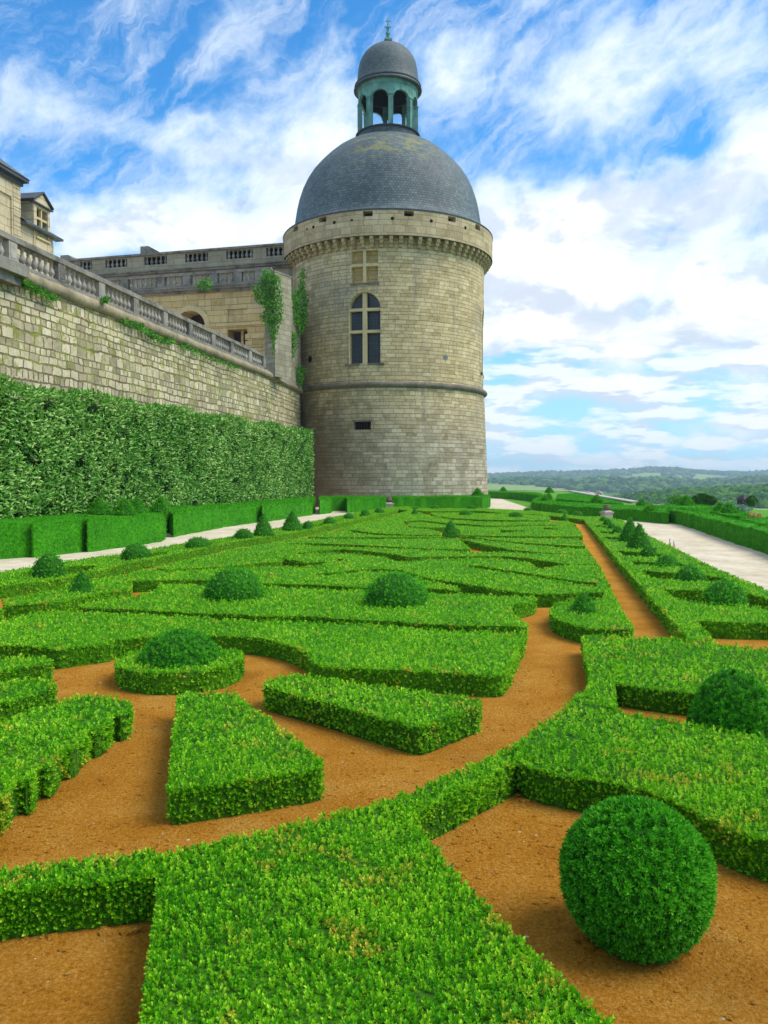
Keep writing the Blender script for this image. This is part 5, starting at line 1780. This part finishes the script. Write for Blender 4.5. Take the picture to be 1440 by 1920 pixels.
lb = g.build('lower_balustrade', WEATHERED, wing)
pb = abs_loc(lb)
b1 = None
ped_u = [FW.hit(x, 525, -.2)[0] for x in (175, 235, 303, 352, 402, 447, 487)]
for k, u in enumerate(ped_u):
    g = Geo()
    ubox(g, FW.f, u - .33, u + .33, 17.452, 18.218, -.37, .01)
    g.build('pedestal', WEATHERED, lb)
    if k:
        gap = u - ped_u[k - 1] - .66
        m = max(3, int(gap / .42))
        for j in range(m):
            q = FW.f(ped_u[k - 1] + .33 + gap * (j + .5) / m, 17.45, -.18)
            loc = (q[0] - pb[0], q[1] - pb[1], q[2] - pb[2])
            if b1 is None:
                b1 = baluster_mesh(.77, .15)
                b1.parent = lb
                b1.location = loc
            else:
                part_copy(b1, lb, loc, RNG.uniform(0, 3))
# upper block
FU = Frame((-33.0, 76.5), (-6.2, 69.5))
g = Geo()
pan = [px_op(FU, a, b, 470, 480, .45, bmat=1) for (a, b) in ((150, 172), (197, 238), (270, 313), (347, 390), (424, 474), (499, 534))]
for o_ in pan: o_['z0'], o_['z1'] = 21.18, 21.92
panelled(g, FU.f, np.linspace(0, FU.L, 16), [17.0, 18.5, 20.1], [])
panelled(g, FU.f, np.linspace(0, FU.L, 16), [20.55, 21.18, 21.92, 22.02], pan)
quad(g, FU.f(0, 22.02), FU.f(FU.L, 22.02), FU.f(FU.L, 22.02, 1), FU.f(0, 22.02, 1))
upb = g.build('upper_storey', [FACADE, SHADOW_VOID], wing)
upb.data.materials[0] = stone_mat('upper_storey_ashlar', [(0.24, 0.20, 0.13), (0.36, 0.31, 0.21), (0.50, 0.43, 0.29)], 1.5, .5, stain=.85, stain_col=(.12, .112, .098), msize=.014, warp=.03)
g = Geo()
for (z0_, z1_, pr) in ((20.1, 20.28, .18), (20.282, 20.46, .45), (20.462, 20.56, .55)):
    ubox(g, FU.f, 0, FU.L, z0_, z1_, -pr, .4)
g.build('upper_cornice', WEATHERED, wing)
g = Geo()
for u in np.arange(0, FU.L - .01, 2.1): ubox(g, FU.f, u, min(u + 2.085, FU.L), 22.022, 22.2, -.14, .6)
ur = g.build('upper_rail', WEATHERED, wing)
pb = abs_loc(ur)
b2 = None
for o_ in pan:
    m = max(3, int((o_['u1'] - o_['u0']) / .40))
    for j in range(m):
        q = FU.f(o_['u0'] + (o_['u1'] - o_['u0']) * (j + .5) / m, 21.18, .16)
        loc = (q[0] - pb[0], q[1] - pb[1], q[2] - pb[2])
        if b2 is None:
            b2 = baluster_mesh(.74, .14)
            b2.parent = ur
            b2.location = loc
        else:
            part_copy(b2, ur, loc)
for nm, pts_ in (('chimney_block', [(263, 474), (263, 456), (278, 455), (307, 472), (307, 474)]), ('chimney_block', [(217, 477), (217, 474.5), (224, 473), (236, 476), (236, 477)]), ('chimney_block', [(113, 489), (113, 473), (128, 472), (134, 477), (134, 489)])):
    g = Geo()
    q = [FU.hit(x, y, .1) for x, y in pts_]
    q = q[::-1]
    m = len(q)
    F = [tuple(range(m)), tuple(reversed(range(m, 2 * m)))] + [(i, m + i, m + (i + 1) % m, (i + 1) % m) for i in range(m)]
    g.add([FU.f(a, b, .1) for a, b in q] + [FU.f(a, b, 1.3) for a, b in q], F)
    g.build(nm, WEATHERED, wing)

# ------------------------------------------------------------------ pavilion and dormer wing at the far left
AL = lambda D: (-23.7 + .174 * D, D)
FV = Frame(AL(24), AL(38.95))
pav = thing('chateau_pavilion', 'tall cream stone pavilion cut off by the left edge, above the balustrade', 'building', (*AL(34), 9.2))
g = Geo()
pp = [dict(u0=FV.L - 12, u1=FV.L - .62, z0=11.5, z1=15.3, depth=.08), ]
panelled(g, FV.f, np.linspace(0, FV.L, 6), [9, 12, 14, 16.2], pp)
quad(g, FV.f(FV.L, 9), FV.f(FV.L, 9, 6), FV.f(FV.L, 16.2, 6), FV.f(FV.L, 16.2))
g.build('wall', PAVILION, pav)
g = Geo()
for z in np.arange(9.2, 15.9, .44):
    ubox(g, FV.f, FV.L - .52, FV.L + .03, z, z + .40, -.03, .5)
g.build('quoins', PAVILION, pav)
g = Geo()
ubox(g, FV.f, 0, FV.L + .12, 16.0, 16.2, -.12, 1)
ubox(g, FV.f, 0, FV.L + .30, 16.202, 16.36, -.30, 5)
ubox(g, FV.f, FV.L - 9, FV.L - .7, 11.2, 11.36, -.08, .02)
g.build('cornice', LEAD, pav)
g = Geo()
A, B = FV.f(-1, 16.362, -.34), FV.f(FV.L + .36, 16.362, -.34)
C_, D_ = FV.f(FV.L - 2.5, 19.5, 3.5), FV.f(-1, 19.5, 3.5)
E_ = FV.f(FV.L + .36, 16.362, 7)
g.add([A, B, C_, D_], [(0, 1, 2, 3)], 0, .5, [(0, 0), (15, 0), (13, 5), (0, 5)])
g.add([B, E_, C_], [(0, 1, 2)], 0, .5, [(0, 0), (7, 0), (4, 5)])
g.build('roof', SLATE_SMALL, pav)

FD = Frame(AL(38.97), AL(41.6))
dw = thing('dormer_wing', 'lower stone wing with a pedimented dormer window and slate roof, right of the pavilion', 'building', (*AL(40.5), 9.2))
g = Geo()
wop = px_op(FD, 67, 87.5, 388, 442, .35, bmat=1)
panelled(g, FD.f, np.linspace(0, FD.L, 4), [9, 11, 13, 14.35], [])
quad(g, FD.f(FD.L, 9), FD.f(FD.L, 9, 5), FD.f(FD.L, 14.35, 5), FD.f(FD.L, 14.35))
for z in np.arange(9.2, 14.0, .44): ubox(g, FD.f, FD.L - .3, FD.L + .02, z, z + .40, -.02, .3)
g.build('wall', PAVILION, dw)
g = Geo()
g.add([FD.f(-.05, 14.36, -.32), FD.f(FD.L + .4, 14.36, -.32), FD.f(FD.L - 1.2, 15.9, 2.2), FD.f(-.05, 15.9, 2.2)], [(0, 1, 2, 3)], 0, .5, [(0, 0), (3, 0), (2, 3), (0, 3)])
g.add([FD.f(FD.L + .4, 14.36, -.32), FD.f(FD.L + .4, 14.36, 5), FD.f(FD.L - 1.2, 15.9, 2.2)], [(0, 1, 2)], 0, .5, [(0, 0), (5, 0), (2.5, 2)])
ubox(g, FD.f, -.02, FD.L + .42, 14.25, 14.355, -.33, .1)
g.build('roof', SLATE_SMALL, dw)
u0, u1 = FD.hit(61.5, 420)[0], FD.hit(91.5, 420)[0]
g = Geo()
wu0, wu1 = FD.hit(67, 415)[0], FD.hit(87.5, 415)[0]
panelled(g, lambda u, z, d: FD.f(u, z, d - .06), [u0, u1], [13.4, 14.2, 15.62], [dict(u0=wu0, u1=wu1, z0=14.0, z1=15.42, depth=.3, bmat=1)])
quad(g, FD.f(u0, 13.4, 2.0), FD.f(u0, 13.4, -.06), FD.f(u0, 15.62, -.06), FD.f(u0, 15.62, 2.0))
quad(g, FD.f(u1, 13.4, -.06), FD.f(u1, 13.4, 2.0), FD.f(u1, 15.62, 2.0), FD.f(u1, 15.62, -.06))
do = g.build('dormer', [PAVILION, REDDOOR], dw)
g = Geo()
um = (wu0 + wu1) / 2
ubox(g, FD.f, um - .045, um + .045, 14.0, 15.42, -.02, .12)
ubox(g, FD.f, wu0, um - .047, 14.88, 14.98, -.02, .12)
ubox(g, FD.f, um + .047, wu1, 14.88, 14.98, -.02, .12)
ubox(g, FD.f, wu0 - .1, wu1 + .1, 13.9, 13.99, -.14, .1)
g.build('mullions', TRIM, do)
g = Geo()
uc = (u0 + u1) / 2
for dd0, dd1, ex, zb, zt in ((-.10, 2.2, .10, 15.622, 16.16),):
    q = [(u0 - ex, zb), (u1 + ex, zb), (uc, zt)]
    g.add([FD.f(a, b, dd0) for a, b in q] + [FD.f(a, b, dd1) for a, b in q], [(0, 1, 2), (5, 4, 3), (0, 2, 5, 3), (1, 4, 5, 2), (0, 3, 4, 1)], 0, .5, q + q)
g.build('pediment', PAVILION, do)
g = Geo()
for (a, b) in (((u0 - .16, 15.66), (uc, 16.22)), ((uc, 16.22), (u1 + .16, 15.66))):
    q = [a, b, (b[0], b[1] + .08), (a[0], a[1] + .08)]
    g.add([FD.f(x, y, -.2) for x, y in q] + [FD.f(x, y, 2.3) for x, y in q], [(0, 1, 2, 3), (3, 2, 6, 7), (0, 4, 5, 1), (0, 3, 7, 4), (1, 5, 6, 2)])
ubox(g, FD.f, u0 - .14, u1 + .14, 15.56, 15.62, -.18, .1)
g.build('pediment_cornice', LEAD, do)

def z_true(z, D):
    """heights above were read off as if the camera were level; correct them for its tilt"""
    return CAM_H + D * np.tan(np.arctan((z - CAM_H) / D + (960 - HORIZON) / FPX) - PITCH)


def retilt(root, D, z_lo=None, radial=False):
    done = set()
    stack = list(root.children)
    while stack:
        o = stack.pop()
        stack += list(o.children)
        if o.type != 'MESH': continue
        az_ = abs_loc(o)[2]

        def dz_(z):
            d = z_true(z, D) - z
            if z_lo is not None: d = d * np.clip((z - z_lo) / 2.5, 0, 1)
            return d
        if o.name.startswith('baluster'):
            o.location.z += float(dz_(np.array([az_]))[0])
            continue
        me = o.data
        if me.name in done: continue
        done.add(me.name)
        co = np.empty(len(me.vertices) * 3, np.float32)
        me.vertices.foreach_get('co', co)
        co = co.reshape(-1, 3)
        zz_ = co[:, 2] + az_
        zn = zz_ + dz_(zz_)
        if radial:
            k = 1 + (zn - CAM_H) * math.sin(PITCH) / D
            co[:, 0] *= k
            co[:, 1] *= k
        co[:, 2] = zn - az_
        me.vertices.foreach_set('co', co.ravel())
        me.update()


bpy.context.view_layer.update()
retilt(tower, 72.0, radial=True)
retilt(wing, 67.0, z_lo=14.0)
retilt(pav, 38.5)
retilt(dw, 40.3)

# ------------------------------------------------------------------ urns, stakes, terrace wall, hut
def urn(label, cx, ybase, halfw, yped, ytop, rz):
    b = at(cx, ybase, 0)
    k = b[1] / FPX
    w = 2 * halfw * k
    hp = (ybase - yped) * k
    hu = (yped - ytop) * k
    t = thing('stone_urn', label, 'urn', (b[0], b[1], 0), 'carved urns on stone pedestals')
    g = Geo()
    box(g, (b[0], b[1], 0), (w, w, hp * .16), rz)
    box(g, (b[0], b[1], hp * .161), (w * .82, w * .82, hp * .55), rz)
    box(g, (b[0], b[1], hp * .712), (w * .98, w * .98, hp * .16), rz, top=(1.02, 1.02))
    box(g, (b[0], b[1], hp * .873), (w * .8, w * .8, hp * .125), rz, top=(.7, .7))
    g.build('pedestal', PEDESTAL, t)
    g = Geo()
    r = w * .30
    lathe(g, [(r * .45, 0), (r * .40, hu * .08), (r * .70, hu * .18), (r * 1.05, hu * .38), (r * 1.12, hu * .52), (r * .95, hu * .64), (r * 1.05, hu * .70), (r * .9, hu * .74), (r * .5, hu * .76)], (b[0], b[1], hp), 16)
    g.build('bowl', STONE_URN, t, smooth=True)
    g = Geo()
    for j in range(14):
        a = j * 2.4
        q = r * .62 * math.sqrt((j % 7) / 7)
        V = ico * r * .36 + np.array([b[0] + q * math.cos(a), b[1] + q * math.sin(a), hp + hu * .80 + r * .12 * (1 - (j % 7) / 7)])
        g.add(V, icoF)
    g.build('carved_fruit', STONE_URN, t)


urn('brown carved stone urn on a pale pedestal, before the tall hedge at the tower foot', 728.5, 955.5, 10, 942, 931, .1)
urn('brown carved stone urn on a pale pedestal, between ladder border and wide gravel path', 1137.5, 975, 10, 957, 946, .25)
for k, (x, yb, yt, lab) in enumerate(((1256, 1027.5, 1009, 'taller of two thin pinkish stakes at the edge of the wide gravel path'), (1263.5, 1028.5, 1013, 'shorter of two thin pinkish stakes at the edge of the wide gravel path'))):
    b = at(x, yb, 0)
    h = (yb - yt) * b[1] / FPX
    t = thing('marker_stake', lab, 'stake', (b[0], b[1], 0), 'marker stakes by the gravel path')
    for s_ in (-1, 1):
        g = Geo()
        tube(g, [(b[0] + s_ * .035, b[1], -.02), (b[0] + s_ * .008, b[1] + .01 * s_, h * .9)], [.013, .011], 6)
        g.build('post', STAKE_WOOD, t)
    g = Geo()
    tube(g, [(b[0], b[1], h * .55), (b[0], b[1], h)], [.024, .018], 8)
    g.build('cap', WHITE_PAINT, t)

TW = [(20.2, 165.5), (32.2, 142.5), (22.6, 74.3)]
tw = thing('terrace_wall', 'low grey stone parapet wall edging the terrace above the valley', 'wall', (24, 90, 0))
g = Geo()
for a, b in ((0, 1), (1, 2)):
    fr = Frame(TW[a], TW[b]) if a == 1 else Frame(TW[b], TW[a])
    ubox(g, fr.f, 0, fr.L, -10, .08, -.3, .3)
ubox(g, Frame((-4, 166.5), (20.1, 165.8)).f, 0, 24, -10, .12, 0, .6)
g.build('masonry', WEATHERED, tw)
g = Geo()
fr = Frame(TW[2], TW[1])
for u in np.arange(0, fr.L, 1.5): ubox(g, fr.f, u, u + 1.47, .082, .2, -.42, .42)
g.build('coping', plain_stone('pinkish_coping_stone', [(.40, .34, .30), (.58, .51, .47)], .2, (.25, .23, .22)), tw)

p = at_y(1393, 962, 68)
hx, hy = p[0], 68.0
hz = 0.0
hut = thing('garden_hut', 'small dark hut with a steep pointed roof at the far right of the garden', 'hut', (hx, hy, hz))
hw_ = .36
g = Geo()
box(g, (hx, hy, hz), (2 * hw_ * .9, 2 * hw_ * .9, .55), .5)
g.build('wall', simple('dark_boards', (.05, .035, .03)), hut)
g = Geo()
ht = at_y(1393, 941, 68)[2]
R_ = .62
V = [(hx + R_ * math.cos(.5 + math.pi / 4 + k * math.pi / 2), hy + R_ * math.sin(.5 + math.pi / 4 + k * math.pi / 2), hz + .5) for k in range(4)] + [(hx, hy, max(ht, .95))]
g.add(V, [(0, 1, 4), (1, 2, 4), (2, 3, 4), (3, 0, 4), (3, 2, 1, 0)])
g.build('roof', simple('dark_shingle', (.035, .03, .032)), hut)
g = Geo()
box(g, (hx - .1, hy - .34, hz + .30), (.16, .03, .14), .5)
g.build('window', WHITE_PAINT, hut)

# ------------------------------------------------------------------ valley, hills and woods
CREST = {
    3600: ([(-900, 892), (700, 892), (915, 892), (1000, 889), (1100, 886), (1180, 883.5), (1215, 880.5), (1262, 880.5), (1290, 885), (1335, 888), (1385, 889.5), (1440, 887), (1800, 886)], 700),
    1900: ([(-900, 905), (800, 905), (915, 903), (960, 901), (1000, 899.5), (1050, 901), (1100, 900.5), (1130, 899), (1180, 902), (1240, 899), (1290, 906), (1350, 905), (1440, 899), (1800, 898)], 420),
    720: ([(-900, 960), (900, 955), (1080, 948), (1150, 938), (1210, 929), (1260, 923.5), (1330, 919.5), (1400, 917.5), (1440, 916), (1800, 912)], 210),
}


def crest_z(Rk, prof, px):
    ys = np.interp(px, [p[0] for p in prof], [p[1] for p in prof])
    ca = np.cos(np.arctan((px - 720) / FPX))
    return CAM_H + (HORIZON - ys) / FPX * Rk * ca


def terrain_z(a, r):
    px = 720 + FPX * np.tan(np.clip(a, -1.0, 1.0))
    base = np.interp(r, [0, 120, 300, 600, 1000, 2500, 9000], [-13, -13, -16, -26, -44, -44, -40])
    z = base
    for Rk, (prof, w) in CREST.items():
        c = crest_z(Rk, prof, px)
        wv = np.where(r < Rk, w, w * .8)
        e = np.exp(-((r - Rk) / wv) ** 2)
        z = np.maximum(z, base + (c - base) * e)
    x, y = r * np.sin(a), r * np.cos(a)
    z = z + np.clip((r - 200) / 800, 0, 1) * (2.0 * wob(x * .006, y * .006) + 1.0 * wob(x * .02, y * .02))
    return z


av = np.linspace(-1.5, 1.5, 300)
rv_ = np.concatenate([np.geomspace(30, 500, 40), np.linspace(520, 4300, 150)])
AA, RRr = np.meshgrid(av, rv_, indexing='ij')
ZZ = terrain_z(AA, RRr)
V = np.stack([RRr * np.sin(AA), RRr * np.cos(AA), ZZ], -1).reshape(-1, 3)
nr_ = len(rv_)
ii, jj = np.meshgrid(np.arange(len(av) - 1), np.arange(nr_ - 1), indexing='ij')
i0 = (ii * nr_ + jj).ravel()
F = np.stack([i0, i0 + 1, i0 + nr_ + 1, i0 + nr_], 1)[:, ::-1]
g = Geo()
g.add(V, F)


def hill_mat():
    m, n = new_mat('meadow_hill')
    pos = n.n('ShaderNodeNewGeometry').outputs['Position']
    a = n.noise(pos, 0.0035, 4, 0.5)
    b = n.noise(pos, 0.02, 6, 0.7)
    c = n.noise(pos, 0.2, 4, 0.7)
    col = n.ramp(n.math('MULTIPLY_ADD', b, 0.5, n.math('MULTIPLY', c, 0.5)), [(0.35, (0.03, 0.10, 0.012)), (0.65, (0.09, 0.21, 0.02))])
    col = n.mix(n.step(a, 0.50, 0.56), col, (0.22, 0.32, 0.07, 1))
    finish(n, col, 1.0, 0.0)
    return m


structure(g.build('hills', hill_mat(), smooth=True))


def wood(n, a0, a1, r0, r1, smin, smax, thr, label, flat=.75):
    a = RNG.uniform(a0, a1, n)
    r = RNG.uniform(r0, r1, n)
    x, y = r * np.sin(a), r * np.cos(a)
    k = wob(x * .0042 + 1.7, y * .0036) + .4 * wob(x * .013, y * .011 + 3) > thr
    a, r, x, y = a[k], r[k], x[k], y[k]
    n = len(a)
    s = RNG.uniform(smin, smax, n)
    z = terrain_z(a, r) + s * .35
    V = ico[None] * (1 + RNG.normal(0, .18, (n, 12, 1))) * s[:, None, None] * np.array([1, 1, flat])
    V = V + np.stack([x, y, z], 1)[:, None, :]
    F = (icoF[None] + (np.arange(n) * 12)[:, None, None]).reshape(-1, 3)
    g = Geo()
    g.add(V.reshape(-1, 3), F, 0, np.repeat(RNG.uniform(0, 1, n), 12))
    o = g.build('woods', WOOD_LEAF, origin=(0, 0, 0))
    tag(o, label, 'woods', kind='stuff')


wood(15000, .16, .62, 330, 800, 1.5, 3.1, -.9, 'dense leafy wood on the nearest ridge below the right garden')
wood(7000, .08, .60, 900, 2050, 5, 9, -.12, 'blue green patches of wood on the middle hills')
wood(7500, .08, .60, 2500, 3750, 7, 13, -.28, 'distant hazy wood along the far ridge under the sky')

VG = 'village houses below the terrace wall'
for k, (px, py, D, w, rz) in enumerate(((1098, 927, 420, 4.5, .3), (1107, 924.5, 450, 5, .8), (1116, 927, 430, 4, .1), (1124, 922.5, 470, 5, 1.2), (1090, 923, 460, 4, .5))):
    q = at_y(px, py, D)
    lab = ('leftmost pinkish roofed house of the village below the terrace wall', 'second pinkish house, standing higher in the village below the terrace wall', 'middle pinkish house of the village below the terrace wall',
           'rightmost house of the village below the terrace wall', 'farthest left house, half hidden by the terrace wall coping')[k]
    zt = float(terrain_z(math.atan2(q[0], q[1]), math.hypot(q[0], q[1])))
    h = q[2] - zt
    t = thing('village_house', lab, 'house', (q[0], q[1], zt), VG)
    g = Geo()
    box(g, (q[0], q[1], zt - 1), (w, w * .7, h), rz)
    g.build('wall', TRIM, t)
    g = Geo()
    c_, s__ = math.cos(rz), math.sin(rz)
    P = lambda x, y, z: (q[0] + x * c_ - y * s__, q[1] + x * s__ + y * c_, z)
    zz_ = zt - 1 + h
    V = [P(-w * .54, -w * .39, zz_), P(w * .54, -w * .39, zz_), P(w * .54, w * .39, zz_), P(-w * .54, w * .39, zz_), P(-w * .5, 0, zz_ + w * .3), P(w * .5, 0, zz_ + w * .3)]
    g.add(V, [(0, 1, 5, 4), (2, 3, 4, 5), (1, 2, 5), (3, 0, 4), (3, 2, 1, 0)])
    g.build('roof', simple('pinkish_roof_tile', (.42, .30, .26), .9, .1) if k == 0 else bpy.data.materials['pinkish_roof_tile'], t)

# ------------------------------------------------------------------ air between the garden and the far hills
m = bpy.data.materials.new('valley_air')
m.use_nodes = True
n = NT(m.node_tree)
vol = n.n('ShaderNodeVolumePrincipled')
vol.inputs['Color'].default_value = (0.72, 0.88, 1.0, 1)
vol.inputs['Density'].default_value = 0.00023
vol.inputs['Anisotropy'].default_value = 0.3
n.n('ShaderNodeOutputMaterial', {'Volume': vol.outputs[0]})
g = Geo()
X0, X1, Y0, Y1, Z0, Z1 = -4500, 4500, -60, 4500, -120, 90
V = [(X0, Y0, Z0), (X1, Y0, Z0), (X1, Y1, Z0), (X0, Y1, Z0), (X0, Y0, Z1), (X1, Y0, Z1), (X1, Y1, Z1), (X0, Y1, Z1)]
g.add(V, [(3, 2, 1, 0), (4, 5, 6, 7), (0, 1, 5, 4), (1, 2, 6, 5), (2, 3, 7, 6), (3, 0, 4, 7)])
hz_ = g.build('haze', m)
hz_['kind'] = 'stuff'
hz_['label'] = 'thin bluish air over the valley'
